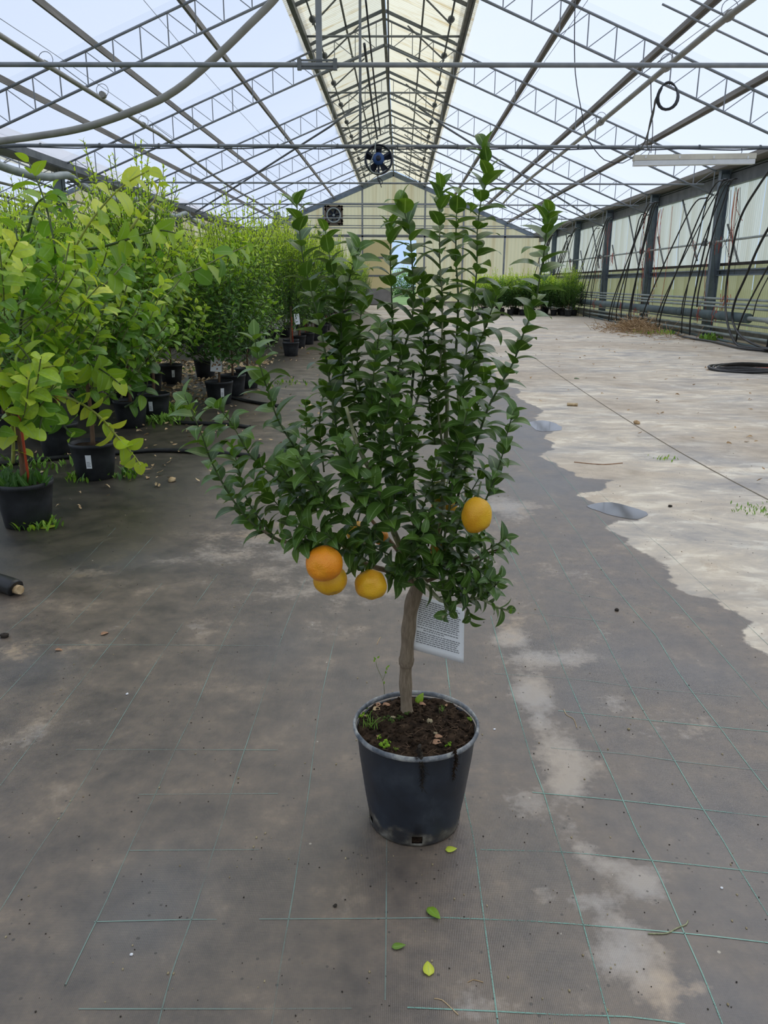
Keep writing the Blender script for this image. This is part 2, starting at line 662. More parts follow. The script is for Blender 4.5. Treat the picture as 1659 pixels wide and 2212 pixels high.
ys = [-44, -30, -20, -13.5, -8, -4, -1.5, 0, .6]
y = .9
while y < YB:
    ys.append(y)
    y += max(.03, .007 * y)
ys.append(YB + .1)
xs = list(np.arange(-2.6, 2.61, .04))
x = 2.6
while x < 9.3:
    x += max(.04, .03 * x)
    xs.append(min(x, 9.3))
x = -2.6
while x > -30:
    x -= max(.05, .035 * abs(x))
    xs.append(x)
xs = np.array(sorted(set(np.round(xs, 4))))
ys = np.array(ys)
GX, GY = np.meshgrid(xs, ys)
P2 = np.stack([GX.ravel(), GY.ravel()], 1)
nx, ny = len(xs), len(ys)
dry_pix = [(1045, 715), (1048, 760), (1078, 832), (1120, 840), (1115, 858), (1170, 886), (1150, 910), (1212, 926), (1170, 942), (1198, 962), (1166, 986),
           (1206, 1006), (1246, 1030), (1316, 1038), (1286, 1058), (1242, 1070), (1280, 1086), (1395, 1108), (1380, 1122), (1318, 1126),
           (1313, 1142), (1350, 1170), (1397, 1197), (1432, 1221), (1437, 1256), (1496, 1285), (1556, 1304), (1616, 1344), (1604, 1368),
           (1612, 1392), (1690, 1425), (1900, 1480)]
dry = gpoly(dry_pix) + [(3.3, 3.2), (9.4, 3.2), (9.4, 54), (-3.0, 54), (-1.6, 40), (0.6, 24)]
a_dry = np.clip(signed(P2, dry), -1, 1)
# dark wet ground along the pot row on the left
dk = [(-2.6, 2.9), (-1.5, 3.5), (-1.15, 4.3), (-1.25, 6.0), (-1.6, 9.0), (-1.9, 16), (-8, 16), (-12, 2.9)]
a_dark = np.clip(signed(P2, dk), -1, 1)
# pale dried patches and painted-in mid-floor sheen: centre pixel, half width, half height in pixels, weight
pale = [(1105, 1378, 40, 25, 1), (1150, 1420, 55, 22, .9), (1240, 1425, 45, 18, .7), (1150, 1500, 42, 48, 1), (1165, 1560, 25, 22, 1), (1215, 1640, 55, 50, 1.1), (1225, 1690, 40, 34, 1.1),
        (1140, 1745, 60, 40, .55), (1220, 1790, 22, 40, .5), (1265, 1845, 34, 28, .8), (1310, 1870, 40, 18, .85), (1385, 1905, 48, 34, .95), (1180, 1930, 34, 24, .7),
        (1290, 1950, 55, 24, .75), (1340, 2010, 55, 40, .8), (1350, 2070, 70, 45, 1), (1410, 2120, 50, 45, 1), (1450, 2170, 32, 26, .9), (1500, 2130, 45, 18, .8),
        (1240, 2140, 60, 50, .35), (1030, 2180, 70, 40, .35), (1340, 2080, 25, 25, .6), (1390, 1590, 70, 30, .35), (1500, 1570, 90, 40, .35),
        (1330, 1520, 30, 22, .5), (1450, 1490, 60, 24, .3), (800, 1230, 280, 80, .50), (560, 1180, 220, 60, .42), (620, 1290, 120, 30, .35),  # the wide mid-floor ellipses put the glossy floor sheen into the colour
        (680, 1060, 260, 60, .30), (450, 1330, 200, 40, .22), (180, 1235, 90, 14, .5), (60, 1400, 120, 40, .25), (60, 1590, 50, 30, .45), (180, 1560, 40, 10, .5),
        (1090, 1095, 60, 22, .9), (1230, 1240, 80, 16, .35), (1300, 1370, 60, 16, .3), (440, 1860, 70, 60, .18), (520, 1900, 90, 50, .2), (700, 2080, 80, 60, .18),
        (1170, 1290, 60, 30, .25), (640, 830, 180, 40, .25), (1350, 2065, 20, 22, .5), (470, 1020, 60, 14, .8)]
a_pale = np.zeros(len(P2))
for cx, cy, hw, hh, wgt in pale:
    c = ground(cx, cy)
    rx = abs(ground(cx + hw, cy).x - c.x)
    ry = abs(ground(cx, cy - hh).y - ground(cx, cy + hh).y) / 2
    q = ((P2[:, 0] - c.x) / rx) ** 2 + ((P2[:, 1] - c.y) / ry) ** 2
    a_pale = np.maximum(a_pale, wgt * np.exp(-q * .8))
# damp bluish streaks of the middle aisle
damp = [(330, 1950, 120, 120, .9), (1330, 1420, 130, 40, .8), (1250, 1500, 60, 60, .7), (1480, 1450, 120, 40, .6), (1150, 950, 60, 60, .8), (600, 1400, 90, 60, .5),
        (1180, 1050, 120, 30, .8), (80, 1440, 80, 40, .6), (1560, 1850, 150, 180, .5), (1560, 2150, 100, 80, .5), (700, 1500, 100, 100, .25), (250, 1210, 160, 30, .8)]
a_damp = np.zeros(len(P2))
for cx, cy, hw, hh, wgt in damp:
    c = ground(cx, cy)
    rx = abs(ground(cx + hw, cy).x - c.x)
    ry = abs(ground(cx, cy - hh).y - ground(cx, cy + hh).y) / 2
    q = ((P2[:, 0] - c.x) / rx) ** 2 + ((P2[:, 1] - c.y) / ry) ** 2
    a_damp = np.maximum(a_damp, wgt * np.exp(-q * .8))

m, nt, out = new_mat('woven_ground_cover')
vec = obj_coord(nt)


def attr(nm):
    n = nt.nodes.new('ShaderNodeAttribute')
    n.attribute_name = nm
    return n.outputs['Fac']


n_big = noise_tex(nt, vec, .9, 5, .6)
n_mid = noise_tex(nt, vec, 4.5, 7, .62)
n_fine = noise_tex(nt, vec, 40, 6, .65)
n_streak = noise_tex(nt, obj_coord(nt, (.75, 1.5, 1)), .75, 9, .68, .8)
n_streak2 = noise_tex(nt, obj_coord(nt, (1.0, 1.7, 1)), 2.6, 9, .70, .5)
n_base = math_node(nt, 'ADD', math_node(nt, 'MULTIPLY', n_mid, .6), math_node(nt, 'MULTIPLY', noise_tex(nt, vec, 17, 8, .72), .4))
base = ramp(nt, n_base, [(.38, (.078, .063, .053)), (.49, (.125, .098, .077)), (.56, (.160, .123, .092)), (.63, (.225, .172, .124))]).outputs[0]
blue = ramp(nt, n_mid, [(.38, (.072, .072, .080)), (.62, (.118, .114, .116))]).outputs[0]
dampf = math_node(nt, 'MULTIPLY', attr('damp'), ramp(nt, n_big, [(.35, (.5,) * 3), (.6, (1,) * 3)]).outputs[0], True)
c0 = mix_col(nt, dampf, base, blue)
# pale dried mud, plus the mid-floor sheen painted in the same colour
pf = math_node(nt, 'ADD', attr('pale'), math_node(nt, 'MULTIPLY', math_node(nt, 'SUBTRACT', n_mid, .5), 1.7))
pf = math_node(nt, 'ADD', pf, math_node(nt, 'MULTIPLY', math_node(nt, 'SUBTRACT', n_fine, .5), .9))
pfm = ramp(nt, pf, [(.30, (0,) * 3), (.56, (.55,) * 3), (.9, (1,) * 3)]).outputs[0]
palecol = ramp(nt, n_big, [(.40, (.42, .345, .27)), (.5, (.36, .325, .295)), (.6, (.48, .35, .22))]).outputs[0]
c1 = mix_col(nt, math_node(nt, 'MULTIPLY', pfm, .85), c0, palecol)
# dry sun-bleached side
df = math_node(nt, 'ADD', attr('dry'), math_node(nt, 'MULTIPLY', math_node(nt, 'SUBTRACT', n_mid, .5), .22))
dfm = ramp(nt, df, [(.0, (0,) * 3), (.018, (1,) * 3)]).outputs[0]
drycol = ramp(nt, n_streak, [(.37, (.29, .285, .29)), (.44, (.42, .385, .345)), (.50, (.60, .52, .42)), (.56, (.70, .60, .46)), (.60, (.52, .39, .26)), (.66, (.76, .66, .50))]).outputs[0]
dry2 = ramp(nt, n_streak2, [(.36, (.30, .27, .25)), (.46, (.46, .40, .33)), (.53, (.58, .50, .40)), (.58, (.82, .75, .62)), (.66, (.88, .80, .65))]).outputs[0]
drycol = mix_col(nt, .5, drycol, dry2)
sandf = ramp(nt, noise_tex(nt, obj_coord(nt, (.8, 1.1, 1)), .42, 5, .6, .5), [(.44, (0,) * 3), (.58, (.75,) * 3)]).outputs[0]
drycol = mix_col(nt, sandf, drycol, ramp(nt, n_mid, [(.38, (.34, .265, .19)), (.6, (.52, .42, .31))]).outputs[0])
c2 = mix_col(nt, dfm, c1, drycol)
# dark wet strip under the plants
kf = math_node(nt, 'ADD', attr('dark'), math_node(nt, 'MULTIPLY', math_node(nt, 'SUBTRACT', n_mid, .5), .9))
kfm = ramp(nt, kf, [(-.0, (0,) * 3), (.4, (1,) * 3)]).outputs[0]
darkcol = ramp(nt, n_mid, [(.36, (.030, .028, .023)), (.62, (.075, .063, .046))]).outputs[0]
c3 = mix_col(nt, math_node(nt, 'MULTIPLY', kfm, .92), c2, darkcol)
# specks of grit and dirt
vor = nt.nodes.new('ShaderNodeTexVoronoi')
vor.inputs['Scale'].default_value = 26
nt.links.new(vec, vor.inputs['Vector'])
speck = math_node(nt, 'MULTIPLY', math_node(nt, 'LESS_THAN', vor.outputs['Distance'], .10), .75)
spc = ramp(nt, noise_tex(nt, vec, 9, 2), [(.45, (.03, .025, .02)), (.62, (.05, .04, .03)), (.66, (.5, .45, .36))], 'CONSTANT').outputs[0]
c4 = mix_col(nt, math_node(nt, 'MULTIPLY', speck, math_node(nt, 'GREATER_THAN', n_mid, .5)), c3, spc)
# weave
wv = nt.nodes.new('ShaderNodeTexWave')
wv.wave_type = 'BANDS'
wv.bands_direction = 'X'
wv.inputs['Scale'].default_value = 80
wv.inputs['Distortion'].default_value = .6
nt.links.new(vec, wv.inputs['Vector'])
wv2 = nt.nodes.new('ShaderNodeTexWave')
wv2.wave_type = 'BANDS'
wv2.bands_direction = 'Y'
wv2.inputs['Scale'].default_value = 105
wv2.inputs['Distortion'].default_value = .6
nt.links.new(vec, wv2.inputs['Vector'])
weave = math_node(nt, 'ADD', math_node(nt, 'MULTIPLY', wv.outputs['Fac'], .5), math_node(nt, 'MULTIPLY', wv2.outputs['Fac'], .5))
wcol = ramp(nt, weave, [(.2, (.86,) * 3), (.8, (1.08,) * 3)]).outputs[0]
mm = nt.nodes.new('ShaderNodeMix')
mm.data_type = 'RGBA'
mm.blend_type = 'MULTIPLY'
mm.inputs[0].default_value = 1
nt.links.new(c4, mm.inputs[6])
nt.links.new(wcol, mm.inputs[7])
p = N(nt, 'ShaderNodeBsdfPrincipled')
p.inputs['Specular IOR Level'].default_value = .8
nt.links.new(mm.outputs[2], p.inputs['Base Color'])
rg = ramp(nt, n_mid, [(.36, (.34,) * 3), (.62, (.48,) * 3)]).outputs[0]
rg = mix_col(nt, dfm, rg, (.8, .8, .8))
rg = mix_col(nt, math_node(nt, 'MULTIPLY', dampf, .5), rg, (.30, .30, .30))
rg = mix_col(nt, math_node(nt, 'MULTIPLY', kfm, .6), rg, (.36, .36, .36))
nt.links.new(rg, p.inputs['Roughness'])
bh = math_node(nt, 'ADD', math_node(nt, 'MULTIPLY', weave, .35), math_node(nt, 'MULTIPLY', n_fine, .9))
bp = N(nt, 'ShaderNodeBump', Strength=.35, Distance=.004)
nt.links.new(bh, bp.inputs['Height'])
nt.links.new(bp.outputs[0], p.inputs['Normal'])
nt.links.new(p.outputs[0], out.inputs[0])
M['floor'] = m

me = bpy.data.meshes.new('floor')
und = np.zeros(len(P2))
me.vertices.add(len(P2))
me.vertices.foreach_set('co', np.concatenate([P2, und[:, None]], 1).astype(np.float32).ravel())
ii, jj = np.meshgrid(np.arange(nx - 1), np.arange(ny - 1))
b0 = (jj * nx + ii).ravel()
FQ = np.stack([b0, b0 + 1, b0 + 1 + nx, b0 + nx], 1)
me.loops.add(FQ.size)
me.loops.foreach_set('vertex_index', FQ.astype(np.int32).ravel())
me.polygons.add(len(FQ))
me.polygons.foreach_set('loop_start', np.arange(0, FQ.size, 4, dtype=np.int32))
me.polygons.foreach_set('loop_total', np.full(len(FQ), 4, dtype=np.int32))
me.update(calc_edges=True)
for nm, arr in (('dry', a_dry), ('dark', a_dark), ('pale', a_pale), ('damp', a_damp)):
    a = me.attributes.new(nm, 'FLOAT', 'POINT')
    a.data.foreach_set('value', arr.astype(np.float32))
me.materials.append(M['floor'])
floor = link('floor', me)
tag(floor, 'brown-grey woven ground cover with green threads and pale dried mud', None, None, 'structure')

# marker threads woven into the ground cover
m, nt, out = new_mat('green_marker_thread')
vec = obj_coord(nt)
f = noise_tex(nt, vec, 2.2, 5, .6)
f2 = noise_tex(nt, vec, 260, 2)
t = N(nt, 'ShaderNodeBsdfTransparent')
p = N(nt, 'ShaderNodeBsdfPrincipled', Roughness=.6)
cr = ramp(nt, f, [(.35, (.10, .30, .25)), (.7, (.28, .46, .38))]).outputs[0]
nt.links.new(cr, p.inputs['Base Color'])
ms = N(nt, 'ShaderNodeMixShader')
v = math_node(nt, 'ADD', f, math_node(nt, 'MULTIPLY', math_node(nt, 'SUBTRACT', f2, .5), .5))
nt.links.new(ramp(nt, v, [(.36, (0.12,) * 3), (.55, (.95,) * 3)]).outputs[0], ms.inputs[0])
nt.links.new(t.outputs[0], ms.inputs[1])
nt.links.new(p.outputs[0], ms.inputs[2])
nt.links.new(ms.outputs[0], out.inputs[0])
M['thread'] = m
m2, nt, out = new_mat('faded_marker_thread')
vec = obj_coord(nt)
f = noise_tex(nt, vec, 2.6, 5, .6)
t = N(nt, 'ShaderNodeBsdfTransparent')
p = N(nt, 'ShaderNodeBsdfPrincipled', Roughness=.6)
p.inputs['Base Color'].default_value = (.22, .32, .28, 1)
ms = N(nt, 'ShaderNodeMixShader')
nt.links.new(ramp(nt, f, [(.36, (.05,) * 3), (.60, (.8,) * 3)]).outputs[0], ms.inputs[0])
nt.links.new(t.outputs[0], ms.inputs[1])
nt.links.new(p.outputs[0], ms.inputs[2])
nt.links.new(ms.outputs[0], out.inputs[0])
M['thread_faded'] = m2

LONG = [
    ([(1060, 1330), (1076, 1390), (1092, 1446), (1120, 1542), (1149, 1643), (1174, 1711), (1197, 1789), (1229, 1890), (1261, 2000), (1289, 2105), (1330, 2260)], 0),
    ([(1040, 1045), (1063, 1101), (1091, 1168), (1131, 1252), (1167, 1319), (1186, 1359), (1216, 1441), (1261, 1547), (1303, 1634), (1344, 1725), (1376, 1798), (1408, 1858), (1440, 1926), (1481, 2022), (1518, 2105), (1580, 2260)], 0),
    ([(1085, 1020), (1127, 1085), (1183, 1168), (1226, 1248), (1262, 1307), (1302, 1371), (1319, 1405), (1353, 1469), (1394, 1542), (1449, 1629), (1508, 1730), (1563, 1817), (1600, 1881), (1680, 2010)], 0),
    ([(1110, 970), (1198, 1085), (1246, 1149), (1290, 1216), (1341, 1284), (1397, 1351), (1417, 1373), (1458, 1441), (1504, 1506), (1554, 1570), (1605, 1638), (1700, 1760)], 0),
    ([(1180, 985), (1294, 1117), (1345, 1172), (1393, 1232), (1449, 1288), (1504, 1350), (1563, 1419), (1614, 1478), (1700, 1580)], 0),
    ([(1290, 1060), (1385, 1145), (1437, 1188), (1488, 1236), (1556, 1296), (1607, 1343), (1720, 1450)], 1),
    ([(960, 1400), (968, 1460), (985, 1600), (1006, 1730), (1024, 1817), (1037, 1917), (1051, 2027), (1065, 2128), (1082, 2260)], 0),
    ([(836, 1700), (835, 1850), (834, 2000), (832, 2160)], 1),
    ([(730, 1350), (694, 1509), (665, 1721), (646, 1846), (632, 1938), (617, 2020), (605, 2092), (580, 2260)], 1),
    ([(660, 1250), (617, 1354), (579, 1470), (535, 1600), (506, 1687), (487, 1755), (458, 1846), (415, 1981), (371, 2102), (330, 2260)], 1),
    ([(560, 1250), (501, 1349), (463, 1431), (420, 1533), (376, 1624), (333, 1721), (289, 1812), (231, 1943), (193, 2020), (140, 2130)], 1),
    ([(470, 1240), (386, 1359), (309, 1475), (227, 1610), (178, 1692), (125, 1774), (72, 1851), (-20, 2000)], 1),
    ([(350, 1260), (270, 1354), (145, 1509), (63, 1615), (-20, 1723)], 1),
    ([(330, 1160), (289, 1205), (217, 1282), (121, 1383), (-20, 1532)], 1),
    ([(250, 1140), (193, 1200), (96, 1296), (-20, 1395)], 1),
]
CROSS = [
    ([(880, 2176), (1083, 2185), (1220, 2192), (1358, 2196), (1480, 2212)], 0),
    ([(960, 1982), (1156, 1990), (1289, 2000), (1403, 2009), (1541, 2022), (1690, 2040)], 0),
    ([(203, 1991), (320, 1988), (415, 1986), (468, 1986)], 1), ([(560, 1985), (760, 1984), (960, 1982)], 1),
    ([(1037, 1835), (1211, 1840), (1335, 1851), (1472, 1865), (1690, 1889)], 0),
    ([(1150, 1711), (1179, 1714), (1344, 1729), (1495, 1746), (1690, 1768)], 0),
    ([(1190, 1615), (1220, 1618), (1357, 1629), (1472, 1645), (1690, 1669)], 1),
    ([(1206, 1535), (1321, 1547), (1495, 1565), (1690, 1583)], 0),
    ([(1069, 1455), (1252, 1468), (1394, 1487), (1600, 1505)], 1),
    ([(164, 1619), (299, 1619), (600, 1620)], 1), ([(67, 1393), (300, 1393), (617, 1395)], 1), ([(170, 2179), (530, 2179), (760, 2178)], 1),
    ([(300, 1716), (600, 1714)], 1), ([(280, 1837), (560, 1835)], 1), ([(1110, 1320), (1330, 1345)], 1), ([(1180, 1270), (1520, 1335)], 1),
]
for lst, w in ((LONG, .0026), (CROSS, .0030)):
    for pts, faded in lst:
        c = catmull([ground(*q, h=.0012) for q in pts], .06)
        b = MB()
        for i in range(len(c) - 1):
            d0 = (c[min(i + 1, len(c) - 1)] - c[max(i - 1, 0)]).normalized()
            d1 = (c[min(i + 2, len(c) - 1)] - c[i]).normalized()
            n0, n1 = Vector((-d0.y, d0.x, 0)) * w / 2, Vector((-d1.y, d1.x, 0)) * w / 2
            b.quad(c[i] - n0, c[i + 1] - n1, c[i + 1] + n1, c[i] + n0)
        b.build('marker_thread', M['thread_faded' if faded else 'thread'], floor)

# seam where the bleached strip of ground cover overlaps the next
sm = catmull([ground(1150, 770, .004), ground(1270, 852, .004), ground(1400, 935, .004), ground(1520, 1005, .004), ground(1700, 1100, .004)], .2)
b = MB()
b.tube(sm, .0035, 5)
b.build('overlap_seam', surf('seam_fabric', (.26, .22, .17), (.40, .34, .27), 3, .8), floor)

# ---------------------------------------------------------------- roof skin
ceiling = thing('ceiling', 'white inflated film roof with a cream corrugated ridge vent', None, (0, 0, 0), kind='structure')


def film_panel(side, xr):
    n, mth = 12, 8
    b = MB()
    for i in range(n + 1):
        o = (O1 - .12) + (OE + (.30 if side > 0 and xr == XR else .02) - O1 + .12) * i / n
        for j in range(mth + 1):
            yy = BAY * j / mth
            bulge = .16 * math.sin(PI * j / mth) ** .6
            b.v.append(Vector((xr + side * o, yy, zroof(o) + .05 + bulge)))
    for i in range(n):
        for j in range(mth):
            a = i * (mth + 1) + j
            b.f.append((a, a + 1, a + mth + 2, a + mth + 1))
            b.s.append(True)
    return b.mesh('film_panel', M['film'])


for xr in (XR, XR - SPAN):
    for side in (-1, 1):
        me = film_panel(side, xr)
        for k in range(-11, 5):
            link('film_panel', me, ceiling, (0, bay_y(k), 0))


def vent_sheet(side):
    b = MB()
    W, nw = BAY / 5, 40
    for i in range(nw + 1):
        yy = W * 1.02 * i / nw
        dz = .02 * math.sin(i / nw * 2 * PI * 10)
        for o in (.06, O1 * .5, O1 + .20):
            b.v.append(Vector((side * o, yy, zroof(o) + .15 + dz)))
    for i in range(nw):
        for j in range(2):
            a = i * 3 + j
            b.f.append((a, a + 1, a + 4, a + 3))
            b.s.append(True)
    return b.mesh('vent_sheet', M['vent_sheet'])


vs_me = {s: vent_sheet(s) for s in (-1, 1)}
for s in (-1, 1):
    for i in range(40, 80):
        yy = bay_y(-11) + i * BAY / 5
        link('vent_sheet', vs_me[s], ceiling, (XR, yy, random.uniform(-.006, .006)))
    b = MB()
    b.quad((XR, bay_y(-11), ZR + .15), (XR, bay_y(-3), ZR + .15), (XR + s * (O1 + .2), bay_y(-3), zroof(O1 + .2) + .15), (XR + s * (O1 + .2), bay_y(-11), zroof(O1 + .2) + .15))
    b.build('vent_sheet', M['vent_sheet'], ceiling)
    b = MB()
    b.quad((XR - SPAN, bay_y(-11), ZR + .15), (XR - SPAN, YB, ZR + .15), (XR - SPAN + s * (O1 + .2), YB, zroof(O1 + .2) + .15), (XR - SPAN + s * (O1 + .2), bay_y(-11), zroof(O1 + .2) + .15))
    b.build('vent_sheet', M['vent_sheet'], ceiling)
# vent rafters and battens
rme = {}
for s in (-1, 1):
    b = MB()
    b.bar((s * .04, 0, ZR + .04), (s * O1, 0, zroof(O1) + .04), .05, .075)
    rme[s] = b.mesh('rafter', M['steel_dark'])
for k in range(-2, 10):
    for s in (-1, 1):
        link('rafter', rme[s], ceiling, (XR, Y0 + k * BAY / 2 - .08, 0))
for s in (-1, 1):
    b = MB()
    b.bar((XR + s * O1 * .5, bay_y(-3), zroof(O1 * .5) + .09), (XR + s * O1 * .5, YB, zroof(O1 * .5) + .09), .045, .05)
    b.build('batten', M['steel_dark'], ceiling)

# ridge, vent edge beams, purlins
ORD = ['first', 'second', 'third', 'fourth', 'fifth', 'sixth', 'seventh', 'eighth', 'ninth', 'tenth', 'eleventh', 'twelfth', 'thirteenth', 'fourteenth',
       'fifteenth', 'sixteenth', 'seventeenth', 'eighteenth', 'nineteenth', 'twentieth', 'twenty-first', 'twenty-second', 'twenty-third', 'twenty-fourth', 'twenty-fifth']


def ybeam(name, X, z, w, h, mat, label, cat, y0=bay_y(-3), y1=YB, group=None, lip=False):
    b = MB()
    b.box((X, (y0 + y1) / 2, z), (w, y1 - y0, h))
    if lip:
        b.box((X + w * .45, (y0 + y1) / 2, z - h * .62), (w * .35, y1 - y0, h * .5))
    o = b.build(name, mat, None, (X, y0, z))
    return tag(o, label, cat, group)


ybeam('ridge_beam', XR, ZR - .02, .09, .16, M['steel_dark'], 'dark steel ridge beam running down the middle of the roof', 'beam')
for s, nm in ((-1, 'left'), (1, 'right')):
    ybeam('vent_beam', XR + s * O1, zroof(O1), .12, .13, M['steel_dark'], f'dark steel beam along the {nm} edge of the cream ridge vent', 'beam', lip=True)
    for o, q in ((O2, 'highest'), (O3, 'middle'), (O4, 'lowest')):
        ybeam('purlin', XR + s * o, zroof(o) - .01, .085, .10, M['purlin'], f'weathered brown-grey {q} purlin under the {nm} roof slope', 'purlin', group='roof purlins', lip=True)


# ---------------------------------------------------------------- trusses
def truss_proto(webs_separate=True):
    t = thing('roof_truss', 'grey lattice roof truss', 'truss')
    bt = .12
    for s in (-1, 1):
        b = MB()
        b.tube([(s * .03, 0, ZR - bt), (s * OE, 0, zroof(OE) - bt)], .027, 8)
        b.build('top_chord', M['steel'], t)
        b = MB()
        b.tube([(s * .03, 0, ZR - bt - CH), (s * OE, 0, zroof(OE) - bt - CH)], .027, 8)
        b.build('bottom_chord', M['steel'], t)
    n = 16
    st = (OE - .25) / n
    vme = MB().bar((0, 0, 0), (0, 0, -CH), .02, .02, Vector((0, 1, 0))).mesh('web_post', M['steel'])
    dme = {s: MB().bar((0, 0, -CH), (s * st, 0, -SL * st), .016, .016).mesh('web_diagonal', M['steel']) for s in (-1, 1)}
    if webs_separate:
        for s in (-1, 1):
            for i in range(n + 1):
                o = .2 + st * i
                link('web_post', vme, t, (s * o, 0, zroof(o) - bt))
                if i < n:
                    link('web_diagonal', dme[s], t, (s * o, 0, zroof(o) - bt))
    else:
        b = MB()
        for s in (-1, 1):
            for i in range(n + 1):
                o = .2 + st * i
                b.bar((s * o, 0, zroof(o) - bt), (s * o, 0, zroof(o) - bt - CH), .02, .02, Vector((0, 1, 0)))
                if i < n:
                    b.bar((s * o, 0, zroof(o) - bt - CH), (s * (o + st), 0, zroof(o + st) - bt), .016, .016)
        w = b.build('web_bars', M['steel'], t)
        w['kind'] = 'stuff'
    return t


tp = truss_proto()
for n_, k in enumerate(range(-2, 5)):
    t = tp if n_ == 0 else copy_tree(tp)
    t.location = (XR, bay_y(k), 0)
    tag(t, f'grey tubular lattice roof truss, {ORD[n_]} in view from the camera', 'truss', 'roof trusses of the main house')
tp2 = truss_proto(False)
for n_, k in enumerate(range(-1, 5)):
    t = tp2 if n_ == 0 else copy_tree(tp2)
    t.location = (XR - SPAN, bay_y(k), 0)
    tag(t, 'lattice truss seen below the left valley gutter in the neighbouring house', 'truss', 'trusses of the neighbouring house')

# ties across the house
for n_, k in enumerate(range(-2, 5)):
    t = thing('tie_bar', f'grey tie pipe across the whole house, {ORD[n_]} from the camera', 'tie bar', (XR, bay_y(k), TIE_Z), 'cross ties')
    b = MB()
    Lh = 8.75
    b.tube([(XR + Lh * (-1 + i / 4), bay_y(k), TIE_Z) for i in range(9)], .030 if k < 0 else .024, 8)
    b.build('pipe', M['steel'], t)
    if k == -2:      # turnbuckle of the nearest tie
        b = MB()
        for dz in (-.045, .045):
            b.bar((XR - .80, bay_y(k) - .02, TIE_Z + dz), (XR - .35, bay_y(k) - .02, TIE_Z + dz), .022, .022)
        for dx in (-.80, -.35):
            b.box((XR + dx, bay_y(k) - .02, TIE_Z), (.05, .05, .13))
        b.build('turnbuckle', M['steel_dark'], t)
    if k == -1:
        b = MB()
        c = [(XR + Lh * (-1 + i / 16), bay_y(k) - .03, TIE_Z - .035 - .012 * (i % 3)) for i in range(33)]
        b.tube(catmull(c, .3), .012, 6)
        b.build('strapped_cable', M['cable'], t)
        for i in range(14):
            b = MB()
            b.tube([(XR - 8 + i * 1.2, bay_y(k), TIE_Z), (XR - 8 + i * 1.2 + .03, bay_y(k), TIE_Z)], .045, 8)
            b.build('cable_clip', M['steel_dark'], t)
# collars across the ridge vent
cme = MB().tube([(-O1, 0, zroof(O1) + .03), (O1, 0, zroof(O1) + .03)], .028, 8).mesh('vent_collar', M['steel'])
for n_, k in enumerate(range(-1, 5)):
    o = link('vent_collar', cme, None, (XR, bay_y(k) - .9, 0))
    tag(o, f'thin grey collar pipe spanning the ridge vent, {ORD[n_]} from the camera', 'collar', 'ridge vent collars')

# vent opening gear: shafts with gear boxes and toothed racks
for s, nm in ((-1, 'left'), (1, 'right')):
    X = XR + s * 1.62
    z = zroof(O1) - .02
    t = thing('vent_shaft', f'long vent drive shaft with dark gear nodes on the {nm} of the ridge', 'shaft', (X, bay_y(-2), z))
    b = MB()
    b.tube([(X, bay_y(-2), z), (X, YB - .2, z)], .022, 6)
    b.build('shaft_pipe', M['steel_dark'], t)
    gm = MB().lathe([(.02, -.12), (.07, -.10), (.085, -.02), (.06, .05), (.03, .12)], 10, closed=True).mesh('gear_box', M['steel_dark'])
    rk = MB().bar((0, 0, -.12), (-s * 1.0, -1.15, .38), .028, .028).mesh('rack', M['steel_dark'])
    y = bay_y(-1) + .6
    while y < YB - 1:
        link('gear_box', gm, t, (0, y - bay_y(-2), 0), (PI / 2, 0, 0))
        link('rack', rk, t, (0, y - bay_y(-2), 0))
        y += BAY / 2
# braced struts crossing the vent in mid house
for s, nm in ((-1, 'left'), (1, 'right')):
    b = MB()
    b.tube([(XR + s * 1.05, 29.5, ZR - .95), (XR + s * 2.0, 29.9, ZR - 1.5), (XR + s * 8.4, 36.0, zroof(8.4) - .45)], .035, 6)
    o = b.build('wind_brace', M['steel_dark'], None, (XR, 29.5, ZR - .95))
    tag(o, f'long slanting wind brace under the {nm} roof slope', 'brace')

# ---------------------------------------------------------------- fan hanging in the middle with hangers and cables
b = MB()
b.bar((XR - .55, bay_y(-2), ZR - .3), (XR - .55, bay_y(-2), TIE_Z), .075, .04, Vector((0, 1, 0)))
o = b.build('hanger_bar', M['steel'], None, (XR - .55, bay_y(-2), TIE_Z))
tag(o, 'flat steel hanger dropping from the ridge to the nearest tie', 'hanger')
b = MB()
b.tube([(XR - .33, bay_y(-1), ZR - .2), (XR - .33, bay_y(-1), TIE_Z)], .028, 6)
o = b.build('hanger_pipe', M['steel'], None, (XR - .33, bay_y(-1), TIE_Z))
tag(o, 'slim hanger pipe above the blue fan', 'hanger')
fc = at(818, 345, bay_y(-1))
fan = thing('circulation_fan', 'blue circulation fan hanging under the middle of the roof', 'fan', (fc.x, fc.y, fc.z))


def torus(b, c, R, r, n=36, m=8, axis='Y', sy=1.0):
    base_ = len(b.v)
    for i in range(n):
        t = 2 * PI * i / n
        for k in range(m):
            u = 2 * PI * k / m
            q = R + r * math.cos(u)
            b.v.append(Vector(c) + Vector((q * math.cos(t), r * math.sin(u) * sy, q * math.sin(t))))
    for i in range(n):
        for k in range(m):
            b.f.append((base_ + i * m + k, base_ + i * m + (k + 1) % m, base_ + ((i + 1) % n) * m + (k + 1) % m, base_ + ((i + 1) % n) * m + k))
            b.s.append(True)
    return b


